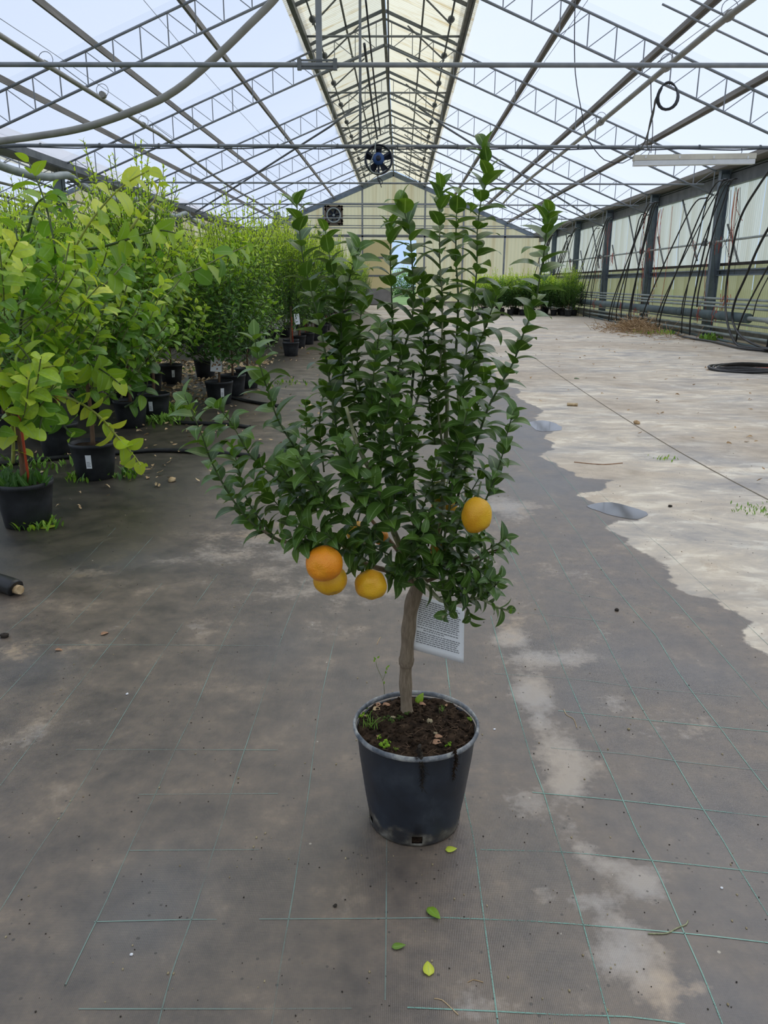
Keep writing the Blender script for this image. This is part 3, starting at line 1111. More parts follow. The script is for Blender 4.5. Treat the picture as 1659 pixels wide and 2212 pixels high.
b = MB()
torus(b, (0, 0, 0), .265, .022, sy=5.0)
b.build('shroud_ring', M['fan_dark'], fan, (0, 0, 0))
b = MB()
b.lathe([(.02, -.02), (.09, 0), (.115, .03), (.115, .16), (.08, .19), (.05, .20)], 24, closed=True)
o = b.build('motor', M['fan_blue'], fan, (0, 0, 0), (0, 0, 0))
o.rotation_euler = (PI / 2, 0, 0)
b = MB()
b.lathe([(.05, .195), (.05, .215), (.0, .22)], 16)
b.build('motor_cap', M['fan_dark'], o, (0, 0, 0), (0, 0, 0))
for i in range(5):
    a = i * 2 * PI / 5 + .3
    b = MB()
    bb = len(b.v)
    for r_, tw, w in ((.08, .7, .05), (.16, .55, .085), (.25, .4, .10)):
        for q in (-1, 1):
            b.v.append(Vector((r_ * math.cos(a) - q * w * math.sin(a) * .7, q * w * math.sin(tw) * .8 + .02, r_ * math.sin(a) + q * w * math.cos(a) * .7)))
    b.f += [(0, 1, 3, 2), (2, 3, 5, 4)]
    b.s += [True, True]
    ob = b.build('blade', M['fan_dark'], fan, (0, 0, 0))
for i in range(3):
    a = -PI / 2 + i * 2 * PI / 3
    b = MB()
    b.bar((.1 * math.cos(a), -.06, .1 * math.sin(a)), (.27 * math.cos(a), -.05, .27 * math.sin(a)), .045, .03, Vector((0, 1, 0)))
    b.build('motor_strut', M['fan_dark'], fan, (0, 0, 0))
b = MB()
for R in (.12, .18, .24):
    torus(b, (0, .12, 0), R, .004, 28, 4)
b.build('wire_guard', M['steel'], fan, (0, 0, 0))
b = MB()
b.tube(catmull([(-.06, -.14, .32), (-.08, -.16, .12), (-.17, -.14, -.12), (-.13, -.12, -.24), (.02, -.1, -.27), (.16, -.08, -.2)], .05), .012, 6)
b.build('power_lead', M['pipe_pale'], fan, (0, 0, 0))
b = MB()
b.tube(catmull([(0, 0, -.27), (-.02, 0, -.36), (.05, 0, -.46), (.08, 0, -.40), (.0, 0, -.34), (.06, 0, -.52)], .04), .008, 5)
b.build('loose_cord', M['black_hose'], fan, (0, 0, 0))
b = MB()
b.bar((fc.x, fc.y, fc.z + .27), (fc.x, bay_y(-1), TIE_Z), .05, .02)
b.build('hook', M['steel_dark'], fan, (fc.x, fc.y, fc.z))

for i, (pA, pB, r_) in enumerate([((787, 95, 11.0), (815, 300, 17.0), .018), ((790, 0, 11.5), (822, 290, 17.1), .014), ((838, 0, 13.0), (842, 290, 22.0), .012)]):
    A, B_ = at(pA[0], pA[1], pA[2]), at(pB[0], pB[1], pB[2])
    mid = A.lerp(B_, .5) + Vector((0, 0, -.05))
    b = MB()
    b.tube(catmull([A, mid, B_], .5), r_, 6)
    o = b.build('fan_cable', M['cable'], None, A)
    tag(o, ['thick dark cable running from the nearest tie to the blue fan', 'thin cable running back along the ridge to the fan',
            'thin wire just right of the ridge beam'][i], 'cable')

# ---------------------------------------------------------------- strip light with its cables
A, B_ = at(1368, 347, bay_y(-1)), at(1630, 343, bay_y(-1))
ctr = (A + B_) / 2
Ln = (B_ - A).length
lamp = thing('strip_light', 'long cream strip light hanging under a tie at the right', 'lamp', ctr)
dirx = (B_ - A).normalized()
Rm = Matrix.Rotation(-math.atan2(dirx.z, dirx.x), 3, 'Y')
b = MB()
b.box((0, 0, .045), (Ln, .16, .10), Rm)
b.build('housing', M['fixture'], lamp, (0, 0, 0))
b = MB()
b.box((0, 0, -.055), (Ln * .99, .15, .09), Rm)
b.build('diffuser', M['diffuser'], lamp, (0, 0, 0))
for i in range(4):
    b = MB()
    b.box((-Ln * .41 + i * Ln * .28, -.085, .035), (.03, .02, .05))
    b.build('clip', M['diffuser'], lamp, (0, 0, 0))
for x_ in (-.38, .38):
    b = MB()
    b.tube([(Ln * x_, 0, .09), (Ln * x_ + .02, 0, .15), (Ln * x_, 0, TIE_Z - ctr.z)], .008, 5)
    b.build('hanging_hook', M['steel'], lamp, (0, 0, 0))
cY = bay_y(-2) + .4
cc = at(1443, 206, cY)
b = MB()
for i in range(5):
    c = [cc + Vector((.12 * math.cos(t) * (1 + .05 * i) + .006 * i, .02 * i + .02 * math.sin(t * 2), .16 * math.sin(t))) for t in np.linspace(0, 2 * PI, 20)]
    b.tube(c, .011, 5, False)
o = b.build('cable_coil', M['cable'], None, cc)
tag(o, 'small coil of dark cable hung on a truss above the strip light', 'cable coil')
for i, pts in enumerate([[(1428, 192, cY), (1416, 215, cY + .3), (1410, 250, cY + 1.5), (1395, 300, 15.5), (1384, 322, 16.8)],
                         [(1430, 190, cY), (1415, 225, cY + .5), (1403, 270, cY + 2), (1398, 310, 15.8), (1400, 325, 16.9)],
                         [(1406, 178, 13), (1407, 230, 14), (1410, 280, 15.5), (1406, 330, 16.9)],
                         [(1243, 0, 14.9), (1241, 60, 14.9), (1243, 160, 15.5), (1258, 250, 16), (1270, 300, 16.5), (1305, 345, 17.0), (1345, 352, 17), (1368, 340, 17)]]):
    b = MB()
    b.tube(catmull([at(*q) for q in pts], .2), (.013, .011, .008, .009)[i], 5)
    o = b.build('hanging_cable', M['cable'], None, at(*pts[0]))
    tag(o, ['thick dark cable dropping from the coil to the strip light', 'second cable dropping beside the thick one to the strip light',
            'straight thin wire dropping to the strip light', 'loose thin wire swinging left of the strip light'][i], 'cable')

# ---------------------------------------------------------------- long pipes under the roof
def long_pipe(name, pts, r, mat, label, cat, n=8, step=.4):
    c = catmull(pts, step)
    b = MB()
    b.tube(c, r, n)
    o = b.build(name, mat, None, pts[0])
    return tag(o, label, cat)


zz = at(0, 75, 14.0)
irr = thing('sprinkler_pipe', 'grey sprinkler pipe running back under the left roof slope', 'pipe', (0, 0, 0))
pts = [at(-60, 38, 12.5), at(100, 140, 14.6), at(310, 270, 20.5), at(365, 305, 23.2), at(480, 392, 33), at(560, 440, 40.5), at(640, 488, 50)]
b = MB()
b.tube(catmull(pts, .6), .045, 8)
b.build('pipe', M['pipe_grey'], irr)
for q in ((100, 140, 14.6), (222, 205, 17.3), (310, 270, 20.5)):
    c = at(*q)
    b = MB()
    torus(b, c + Vector((0, 0, .08)), .12, .006, 16, 4)
    b.build('wire_loop', M['steel'], irr)
    b = MB()
    b.tube([c + Vector((0, -.06, 0)), c + Vector((0, .06, 0))], .065, 8)
    b.build('joint', M['pipe_grey'], irr)
irr = thing('sprinkler_pipe', 'grey sprinkler pipe running back under the right roof slope, sagging far off', 'pipe', (0, 0, 0))
pts = [at(1700, -55, 11.6), at(1570, 38, 13.0), at(1440, 145, 15.5), at(1300, 262, 20.0), at(1240, 310, 24.5), at(1180, 358, 29), at(1140, 390, 33), at(1100, 425, 40), at(1080, 448, 46)]
b = MB()
b.tube(catmull(pts, .6), .05, 8)
b.build('pipe', M['pipe_grey'], irr)
for q in ((1575, 34, 13.0), (1440, 145, 15.5), (1298, 264, 20.0)):
    c = at(*q)
    b = MB()
    torus(b, c + Vector((0, 0, .09)), .12, .006, 16, 4)
    b.build('wire_loop', M['steel'], irr)
    b = MB()
    b.tube([c + Vector((0, -.06, 0)), c + Vector((0, .06, 0))], .075, 8)
    b.build('joint', M['pipe_grey'], irr)
long_pipe('air_duct', [at(-60, 312, 12.6), at(60, 297, 12.4), at(180, 276, 12.2), at(300, 235, 12), at(380, 195, 12), at(470, 120, 12), at(540, 52, 12), at(590, 2, 12), at(640, -60, 12)],
          .05, M['pipe_grey'], 'thick pale flexible hose curving across the left roof slope', 'hose', 10, .15)
long_pipe('steel_wire', [at(0, 40, 13), at(180, 160, 17), at(420, 330, 26)], .005, M['steel'], 'thin steel wire above the left sprinkler pipe', 'wire', 4)
long_pipe('steel_wire', [at(1600, 0, 13), at(1400, 150, 16.5), at(1240, 280, 22)], .005, M['steel'], 'thin steel wire above the right sprinkler pipe', 'wire', 4)
long_pipe('steel_wire', [at(310, 0, 16), at(480, 200, 22), at(620, 350, 34)], .005, M['steel'], 'thin steel wire high under the left film', 'wire', 4)
long_pipe('steel_wire', [at(1270, 0, 16), at(1130, 200, 22), at(1060, 310, 30)], .005, M['steel'], 'thin steel wire high under the right film', 'wire', 4)
for dy, q in ((0, 'upper'), (.6, 'lower')):
    long_pipe('spacer_rod', [(4.35, 14.5 + dy, zroof(4.85) - .25), (6.9, 14.5 + dy, zroof(7.4) - .25)], .018, M['steel'],
              f'short {q} rod of the pair between two right purlins', 'rod', 6)

# ---------------------------------------------------------------- right wall
wall = thing('wall_right', 'right side wall of pale corrugated plastic sheets', None, (0, 0, 0), kind='structure')
XS = 9.06


def wall_sheet(z0, z1, W, mat, name):
    b = MB()
    n = 32
    for i in range(n + 1):
        yy = W * i / n
        dx = .012 * math.sin(i / n * 2 * PI * 8)
        b.v += [Vector((dx, yy, z0)), Vector((dx, yy, z1))]
    for i in range(n):
        b.f.append((2 * i, 2 * i + 2, 2 * i + 3, 2 * i + 1))
        b.s.append(True)
    return b.mesh(name, mat)


SW = BAY / 6
up_me = wall_sheet(1.98, 4.35, SW * .995, M['wall_sheet'], 'upper_sheet')
lo_me = wall_sheet(.22, 1.93, SW * .995, M['wall_sheet_low'], 'lower_sheet')
big_up = wall_sheet(1.98, 4.35, BAY * 9, M['wall_sheet'], 'upper_sheet')
big_lo = wall_sheet(.22, 1.93, BAY * 9, M['wall_sheet_low'], 'lower_sheet')
link('upper_sheet', big_up, wall, (XS, bay_y(-11), 0))
link('lower_sheet', big_lo, wall, (XS, bay_y(-11), 0))
for k in range(-2, 5):
    for i in range(6):
        yy = bay_y(k) + i * SW
        link('upper_sheet', up_me, wall, (XS + .012 * (i % 2), yy, 0))
        link('lower_sheet', lo_me, wall, (XS + .012 * (i % 2), yy, 0))
b = MB()
b.box((XS + .05, (bay_y(-11) + YB) / 2, .11), (.16, YB - bay_y(-11), .24))
b.build('plinth', M['concrete'], wall)
b = MB()
b.box((XS - .06, (bay_y(-2) + YB) / 2, 1.95), (.10, YB - bay_y(-2), .075))
b.build('dark_rail', surf('brown_black_rail', (.02, .016, .014), (.05, .04, .032), 4, .7), wall)
b = MB()
for dz, h in ((1.80, .03), (1.66, .03)):
    b.box((XS - .12, (bay_y(-2) + YB) / 2, dz), (.16, YB - bay_y(-2), h))
b.box((XS - .08, (bay_y(-2) + YB) / 2, 1.73), (.03, YB - bay_y(-2), .13))
b.build('blue_rail', M['blue_steel'], wall)
# eave beam and gutter
b = MB()
b.box((XS - .06, (bay_y(-11) + YB) / 2, 4.14), (.14, YB - bay_y(-11), .30))
b.box((XS - .02, (bay_y(-11) + YB) / 2, 4.33), (.22, YB - bay_y(-11), .03))
o = b.build('eave_beam', M['steel_dark'], None, (XS, bay_y(-11), 4.1))
tag(o, 'dark steel eave beam along the top of the right wall', 'beam')
b = MB()
b.box((8.86, (bay_y(-11) + YB) / 2, 4.41), (.62, YB - bay_y(-11), .03))
b.box((8.55, (bay_y(-11) + YB) / 2, 4.46), (.03, YB - bay_y(-11), .12))
b.box((9.16, (bay_y(-11) + YB) / 2, 4.46), (.03, YB - bay_y(-11), .12))
o = b.build('gutter', M['purlin'], None, (8.8, bay_y(-11), 4.4))
tag(o, 'grey-brown roof gutter above the right wall columns', 'gutter')


def column(X, Y, z1, mat, label, group):
    t = thing('column', label, 'column', (X, Y, 0), group)
    b = MB()
    for s in (-1, 1):
        b.box((X + s * .12, Y, z1 / 2), (.018, .19, z1))
    b.box((X, Y, z1 / 2), (.24, .016, z1))
    b.build('post', mat, t)
    b = MB()
    b.box((X, Y, z1 - .01), (.34, .24, .02))
    b.box((X, Y - .11, z1 - .25), (.2, .015, .26))
    b.build('cap_plate', mat, t)
    b = MB()
    b.box((X, Y, .012), (.36, .30, .024))
    b.build('base_plate', mat, t)
    return t


for n_, k in enumerate(range(-1, 5)):
    lab = f'blue-grey steel column on the right wall, {ORD[n_ - 1]} in view' if n_ else 'blue-grey steel column on the right wall just outside the frame'
    if k >= 0:
        column(XW, bay_y(k), 4.395, M['blue_steel'], lab, 'right wall columns')
for n_, k in enumerate(range(0, 5)):
    column(XL, bay_y(k), 4.2, M['blue_steel'], f'dark blue column under the left valley gutter, {ORD[n_]} from the camera', 'valley columns')
# diagonal rods in the wall
for n_, k in enumerate(range(-1, 5)):
    for j, (a, bb) in enumerate((((.62, 4.05), (.30, 2.1)), ((.02, 3.1), (-.12 + .3, 1.95)))):
        b = MB()
        b.bar((XS - .1, bay_y(k) + BAY * a[0], a[1]), (XS - .1, bay_y(k) + BAY * (bb[0] if j == 0 else -.10 + .0), bb[1]), .045, .03) if j == 0 else \
            b.bar((XS - .1, bay_y(k) + BAY * .97, 3.0), (XS - .1, bay_y(k) + BAY * .80, 1.98), .045, .03)
        o = b.build('brace_rod', M['steel_dark'], None, (XS - .1, bay_y(k), 2))
        tag(o, ('long' if j == 0 else 'short') + f' dark diagonal rod in the {ORD[n_]} bay of the right wall', 'brace', 'right wall braces')

# heating pipes
pipes = [(1.05, .030), (.94, .030), (.85, .030), (.46, .026), (.32, .028), (.18, .034)]
nmz = ['topmost', 'second', 'third', 'fourth', 'fifth', 'lowest']
for i, (z, r) in enumerate(pipes):
    t = thing('heating_pipe', f'pale grey-green heating pipe on the right wall, {nmz[i]} of six', 'pipe', (8.52, bay_y(-2), z), 'thin heating pipes')
    b = MB()
    b.tube([(8.55 - .03 * i, bay_y(-2), z), (8.55 - .03 * i, YB - 1.5, z)], r, 8)
    b.build('pipe', M['pipe_pale'], t)
    for k in range(-1, 5):
        b = MB()
        b.tube([(8.55 - .03 * i, bay_y(k) - .12, z), (8.55 - .03 * i, bay_y(k) + .12, z)], r + .012, 8)
        b.build('pipe_clamp', M['pipe_pale'], t)
Lp = at_x(1619, 686, 8.42)
t = thing('lagged_pipe', 'thick dark lagged pipe with a pale elbow at its near end', 'pipe', (8.40, Lp.y, .63))
b = MB()
b.tube([(8.40, Lp.y, .63), (8.40, YB - 2, .63)], .12, 14)
b.build('lagging', M['lagging'], t)
for k in (0, 1, 2):
    b = MB()
    b.tube([(8.40, bay_y(k) + 1.2, .63), (8.40, bay_y(k) + 1.26, .63)], .128, 14)
    b.build('lagging_band', M['lagging'], t)
b = MB()
b.tube([(8.40, Lp.y + .1, .63), (8.40, Lp.y - 1.2, .63), (8.40, Lp.y - 1.3, .58), (8.40, Lp.y - 1.33, .40)], .055, 10)
b.build('elbow_pipe', M['pipe_pale'], t)
b = MB()
b.tube([(8.40, Lp.y - 1.05, .63), (8.40, Lp.y - 1.25, .63)], .08, 10)
b.build('flange', M['pipe_pale'], t)
long_pipe('water_pipe', [(8.62, bay_y(-2), 2.53), (8.62, YB - 1, 2.53)], .03, M['pipe_pale'], 'single grey water pipe at mid height along the right wall', 'pipe', 8, 8)
for n_, k in enumerate(range(0, 5)):
    for dy, sd_ in ((-.35, 'near'), (.42, 'far')):
        b = MB()
        b.box((8.62, bay_y(k) + dy, 2.53), (.12, .10, .14))
        b.tube([(8.62, bay_y(k) + dy, 2.58), (8.62, bay_y(k) + dy, 2.66)], .02, 6)
        o = b.build('valve_block', M['steel_dark'], None, (8.62, bay_y(k) + dy, 2.53))
        tag(o, f'dark valve on the water pipe at the {sd_} side of the {ORD[n_]} right column', 'valve', 'valve blocks')

# hoses that hang from the column heads down to the floor
hr = random.Random(5)
hose_n = 0
for k in range(-1, 5):
    Yc = bay_y(k)
    for j in range(7):
        yy0 = Yc + BAY * hr.choice([-.05, -.03, -.02, -.22, -.25, -.23]) if j < 5 else Yc - .25 * BAY
        top = Vector((8.45 + hr.uniform(-.1, .1), yy0, 3.72 + hr.uniform(-.08, .05) if abs(yy0 - Yc) < .6 else 4.0))
        sw = hr.uniform(.4, 4.2)
        bot = Vector((8.15 + hr.uniform(-.15, .1), yy0 + sw, .03 if hr.random() < .7 else hr.uniform(.3, .9)))
        c = [top, top + Vector((-.08, .22 * sw, -.15)), top.lerp(bot, .45) + Vector((-.1, .22 * sw * .6, .05)), top.lerp(bot, .80) + Vector((-.08, .12 * sw, -.1)), bot]
        r = hr.choice([.020, .022, .016, .012])
        b = MB()
        b.tube(catmull(c, .15), r, 6)
        o = b.build('hanging_hose', M['black_hose'], None, bot)
        tag(o, f'black hose hanging in a curve from the head of the {ORD[k]} right wall column' if k >= 0 else 'black hose hanging on the right wall nearest the right edge', 'hose', f'black hoses at right wall column {k + 2}')
# two thick loops at the right edge of the view
for i, pts in enumerate([[(1690, 330), (1640, 400), (1600, 470), (1578, 560), (1567, 640), (1572, 700), (1590, 742), (1620, 752), (1690, 757)],
                         [(1690, 440), (1640, 530), (1610, 600), (1588, 650), (1582, 690), (1600, 725), (1640, 748), (1700, 760)]]):
    c = [at_x(px, py, 8.25 - .04 * j * (j > 4)) for j, (px, py) in enumerate(pts)]
    for q in c:
        q.z = max(q.z, .04)
    b = MB()
    b.tube(catmull(c, .12), .028, 8)
    o = b.build('hose_loop', M['black_hose'], None, c[-1])
    tag(o, ['thick black hose bowing out at the right edge, outer of two loops', 'thick black hose at the right edge, inner of two loops'][i], 'hose')
for i in range(70):
    k = hr.choice([-1, -1, 0, 0, 0, 1, 1, 1, 2, 2, 3])
    Yc = bay_y(k) + BAY * hr.choice([-.03, -.03, -.24, -.22, hr.uniform(-.5, .4)])
    L = hr.uniform(.8, 3.2)
    ztop = hr.choice([3.8, 3.75, 3.7, 2.56])
    x0 = 8.55 + hr.uniform(-.15, .15)
    c = [Vector((x0, Yc, ztop)), Vector((x0 + hr.uniform(-.1, .1), Yc + hr.uniform(-.25, .2), ztop - L * .5)), Vector((x0 + hr.uniform(-.1, .1), Yc + hr.uniform(-.5, .3), max(.05, ztop - L)))]
    red = hr.random() < .38
    b = MB()
    b.tube(catmull(c, .25), .007 if red else .006, 4)
    o = b.build('twine' if red else 'drip_line', M['red_twine'] if red else M['black_hose'], None, c[-1])
    tag(o, 'thin faded red twine dangling among the hoses of the right wall' if red else 'thin black drip line dangling among the hoses of the right wall', 'twine' if red else 'drip line',
        'red twines on the right wall' if red else 'thin drip lines on the right wall')
for i in range(26):
    k = hr.choice([-1, 0, 0, 1, 1, 2])
    Yc = bay_y(k) + BAY * hr.choice([-.1, -.24, -.3, -.4, .2])
    z, xk = hr.choice([(2.53, 8.59), (2.53, 8.59), (1.05, 8.52), (.72, 8.28), (.72, 8.28)])
    b = MB()
    c = Vector((xk, Yc, z))
    for q in range(5):
        a = c + Vector((hr.uniform(-.05, .05), hr.uniform(-.12, .12), hr.uniform(-.15, .15)))
        b.tube([a, a + Vector((hr.uniform(-.05, .05), hr.uniform(-.12, .12), -hr.uniform(.1, .3)))], .007, 4)
    o = b.build('twine_knot', M['red_twine'], None, c)
    tag(o, 'frayed knot of faded red twine caught on the hoses of the right wall', 'twine', 'red twine knots')
# hoses lying on the floor by the wall
for i, pts in enumerate([[(1260, 680), (1330, 695), (1420, 705), (1500, 722), (1560, 735), (1659, 755), (1750, 770)],
                         [(1440, 712), (1480, 728), (1540, 738), (1600, 752), (1659, 758), (1740, 762)],
                         [(1250, 676), (1300, 687), (1345, 692), (1400, 699)]]):
    c = [ground(px, py, .035) for px, py in pts]
    b = MB()
    b.tube(catmull(c, .25), (.035, .028, .025)[i], 7)
    o = b.build('floor_hose', M['black_hose'] if i else M['lagging'], None, c[0])
    tag(o, ['grey hose lying along the foot of the right wall', 'black hose lying beside the grey one at the wall foot', 'black hose on the floor by the far right pots'][i], 'hose')
cc = ground(1668, 797, .03)
t = thing('hose_coil', 'black hose lying in an oval coil on the bleached floor at the right edge', 'hose coil', (cc.x, cc.y, 0))
for i in range(3):
    b = MB()
    c = [cc + Vector(((1.05 - .07 * i) * math.cos(a), (.62 - .06 * i) * math.sin(a), .015 * i + .02 * math.sin(a * 3 + i))) for a in np.linspace(0, 2 * PI, 40)]
    b.tube(c, .026 if i == 0 else .02, 6, False)
    b.build('coil_turn', M['black_hose'], t, (cc.x, cc.y, 0))
for i in range(5):
    c = [cc + Vector((hr.uniform(-.7, .5), hr.uniform(-.4, .4), 0)) for _ in range(3)]
    b = MB()
    b.tube(catmull(c, .1), .006, 4)
    b.build('red_twine', M['red_twine'] if i % 2 else M['black_hose'], t, (cc.x, cc.y, 0))

# ---------------------------------------------------------------- valley gutter on the left
b = MB()
b.box((XL, (bay_y(-11) + YB) / 2, 4.36), (.55, YB - bay_y(-11), .06))
for s in (-1, 1):
    b.box((XL + s * .28, (bay_y(-11) + YB) / 2, 4.44), (.03, YB - bay_y(-11), .18))
o = b.build('valley_gutter', M['steel_dark'], None, (XL, bay_y(-11), 4.3))
tag(o, 'dark valley gutter between the two roofs on the left', 'gutter')
b = MB()
c = []
for k in range(-2, 6):
    for q in range(6):
        f_ = q / 6
        c.append(Vector((XL + .38, bay_y(k) + BAY * f_ - .3, 4.12 - .24 * math.sin(PI * f_) + (.05 if q == 0 else 0))))
c = [q for q in c if q.y < YB - .5]
b.tube(catmull(c, .6), .10, 8)
o = b.build('rolled_film', M['pipe_pale'], None, c[0])
tag(o, 'pale rolled-up plastic film sagging along the left valley gutter', 'rolled film')
for i, (dx, dz) in enumerate(((.1, -.55), (.05, -.95), (-.6, -.7))):
    long_pipe('valley_pipe', [(XL + dx, bay_y(-2), 4.15 + dz), (XL + dx, YB - 1, 4.15 + dz)], .035, M['pipe_grey'],
              ['upper grey pipe below the left valley gutter', 'lower grey pipe below the left valley gutter', 'grey pipe behind the left valley columns'][i], 'pipe', 6, 10)

# ---------------------------------------------------------------- back gable
back = thing('wall_back', 'cream corrugated back gable with rust stains and a tall open doorway', None, (0, 0, 0), kind='structure')
dL, dR, dT = at(846, 600, YB).x, at(898, 600, YB).x, at(870, 519, YB).z


def gable_sheet(x0, x1, z0, xr):
    b = MB()
    n = 8
    for i in range(n + 1):
        X = x0 + (x1 - x0) * i / n
        dy = .006 * (1 if i % 2 else -1)
        b.v += [Vector((X, YB + dy, z0)), Vector((X, YB + dy, max(z0 + .01, zroof(X - xr) + .05)))]
    for i in range(n):
        b.f.append((2 * i, 2 * i + 2, 2 * i + 3, 2 * i + 1))
        b.s.append(False)
    return b


cuts = [XL]
while cuts[-1] < XS - 1e-6:
    cuts.append(min(XS, cuts[-1] + .92))
cuts = sorted(set([round(c, 3) for c in cuts if abs(c - dL) > .25 and abs(c - dR) > .25] + [round(dL, 3), round(dR, 3)]))
for a, b_ in zip(cuts[:-1], cuts[1:]):
    inside_door = a > dL - .01 and b_ < dR + .01
    gable_sheet(a, b_, dT if inside_door else .25, XR).build('gable_sheet', M['gable_sheet'], back)
    if not inside_door:
        b = MB()
        b.box(((a + b_) / 2, YB, .13), (b_ - a, .12, .26))
        b.build('gable_plinth', M['concrete'], back)
for i in range(18):
    a = XL - SPAN + SPAN * i / 18
    gable_sheet(a, a + SPAN / 18, .0, XR - SPAN).build('gable_sheet', M['gable_sheet'], back)
for xr in (XR, XR - SPAN):
    for s in (-1, 1):
        b = MB()
        b.bar((xr, YB - .12, ZR - .12), (xr + s * OE, YB - .12, zroof(OE) - .12), .12, .26)
        b.build('rake_beam', M['blue_steel'], back)
for px, z1 in ((783, None), (917, None), (700, None), (1000, None), (1090, None)):
    X = at(px, 520, YB).x
    b = MB()
    b.box((X, YB - .10, (zroof(X - XR)) / 2), (.11, .12, zroof(X - XR)))
    b.build('gable_post', M['steel'], back)
z = at(850, 510, YB).z
b = MB()
b.box(((XL + XS) / 2, YB - .1, z), (XS - XL, .12, .16))
b.build('gable_rail', M['steel_dark'], back)
for py in (440, 447, 467, 488):
    z = at(850, py, YB).z
    hw = (ZR - z) / SL
    b = MB()
    b.box((XR, YB - .1, z), (2 * hw * .98, .05, .05))
    b.build('gable_rail', M['steel'], back)
# sliding door leaf left of the opening
xa = at(785, 600, YB).x
dz0 = 0
door = thing('door_1', 'cream sliding door left standing open in the back gable', None, ((xa + dL) / 2, YB - .25, 0), kind='structure')
b = MB()
b.box(((xa + dL) / 2, YB - .25, dT / 2 + .2), (dL - xa, .05, dT - .4))
b.build('door_leaf', sheet('cream_door_sheet', (.6, .55, .42), (.86, .80, .62), .8, dirt_scale=.6, back=.3), door)
for py in (557, 596, 632):
    zc = at(810, py, YB).z
    b = MB()
    b.box(((xa + dL) / 2, YB - .29, zc), (dL - xa, .04, .12))
    b.build('door_rail', M['steel_dark'], door)
b = MB()
b.box(((xa + dL) / 2, YB - .29, .55), (dL - xa, .05, 1.0))
b.build('kick_plate', surf('grey_kick_plate', (.17, .16, .15), (.22, .21, .2), 2, .7), door)
# exhaust fan in the gable
fc2 = at(721, 465, YB - .2)
ef = thing('exhaust_fan', 'square brown exhaust fan with grey ring high on the back gable', 'fan', fc2)
b = MB()
for s in (-1, 1):
    b.box((s * .53, 0, 0), (.10, .2, 1.16))
    b.box((0, 0, s * .53), (1.16, .2, .10))
for sx in (-1, 1):
    for sz in (-1, 1):
        b.bar((sx * .55, .0, sz * .28), (sx * .28, 0, sz * .55), .2, .2, Vector((0, 1, 0)))
b.build('housing', surf('rusty_brown_metal', (.07, .05, .035), (.15, .11, .08), 4, .7), ef, (0, 0, 0))
b = MB()
torus(b, (0, -.08, 0), .43, .05, 32, 6)
b.build('ring', M['pipe_pale'], ef, (0, 0, 0))
for i in range(6):
    a = i * PI / 3 + .2
    b = MB()
    b.bar((.08 * math.cos(a), -.02, .08 * math.sin(a)), (.40 * math.cos(a), -.02, .40 * math.sin(a)), .16, .02, Vector((-math.sin(a), .7, math.cos(a))))
    b.build('blade', M['fan_dark'], ef, (0, 0, 0))
b = MB()
b.lathe([(.09, -.06), (.09, .06), (.02, .09)], 12, closed=True)
o = b.build('hub', M['pipe_pale'], ef, (0, 0, 0), (0, 0, 0))
o.rotation_euler = (PI / 2, 0, 0)
b = MB()
b.box((0, .12, 0), (1.05, .03, 1.05))
b.build('back_screen', M['concrete'], ef, (0, 0, 0))
# small grey control box
c = at(598, 472, bay_y(3))
t = thing('control_box', 'small grey-blue control box hanging under the far left roof', 'box', c - Vector((0, 0, .31)))
MB().box(c, (.30, .12, .62)).build('case', M['blue_steel'], t)
MB().box(c + Vector((0, -.07, 0)), (.26, .02, .56)).build('lid', M['blue_steel'], t)
MB().tube([c + Vector((0, 0, .3)), Vector((c.x, c.y, zroof(c.x - XR) - .12 - CH))], .012, 6).build('hanger_rod', M['steel'], t)
# the ends the photograph does not show: front gable and far left wall close the house
b = MB()
b.quad((XL - SPAN, bay_y(-11), 0), (XS, bay_y(-11), 0), (XS, bay_y(-11), 4.4), (XR, bay_y(-11), ZR), (XL, bay_y(-11), 4.4), (XR - SPAN, bay_y(-11), ZR), (XL - SPAN, bay_y(-11), 4.4))
o = b.build('wall_front', M['gable_sheet'])
tag(o, 'front gable behind the camera', None, None, 'structure')
b = MB()
b.quad((XL - SPAN, bay_y(-11), 0), (XL - SPAN, YB, 0), (XL - SPAN, YB, 4.4), (XL - SPAN, bay_y(-11), 4.4))
o = b.build('wall_left', M['wall_sheet'])
tag(o, 'far left wall of the neighbouring house', None, None, 'structure')
# outside
b = MB()
b.quad((-160, -60, -.06), (160, -60, -.06), (160, 260, -.06), (-160, 260, -.06))
o = b.build('ground', M['lawn'])
tag(o, 'green grass outside the back doorway', None, None, 'structure')

# ================================================================== PLANTS
TPL_HERO = [leaf_template(.56, .30, .9, 7), leaf_template(.52, .18, 1.25, 7), leaf_template(.60, .40, .6, 7), leaf_template(.50, .22, 1.5, 7)]
TPL_LEMON = [leaf_template(.56, .25, .8, 7, .75, wave=.012), leaf_template(.60, .12, 1.1, 7, .7, wave=.02), leaf_template(.54, .30, .5, 7, .8)]
TPL_FAR = [leaf_template(.40, .2, .8, 4), leaf_template(.36, .3, .5, 4), leaf_template(.44, .1, 1.0, 4)]


def pot_profile(rt, rb, h, lip):
    return [(rb * .9, .0), (rb, .004), (rb + (rt - rb) * .10, h * .10), (rb + (rt - rb) * .5, h * .5), (rt - .004, h - lip), (rt - .002, h - lip + .001)]


# ---------------------------------------------------------------- the tree in the middle
m, nt, out = new_mat('worn_blue_black_pot')
vec = obj_coord(nt)
sx = nt.nodes.new('ShaderNodeSeparateXYZ')
nt.links.new(vec, sx.inputs[0])
f = noise_tex(nt, vec, 9, 5, .6)
f2 = noise_tex(nt, obj_coord(nt, (3, 3, .5)), 14, 4)
basec = ramp(nt, f, [(.32, (.014, .017, .024)), (.55, (.022, .028, .040)), (.75, (.046, .056, .070))]).outputs[0]
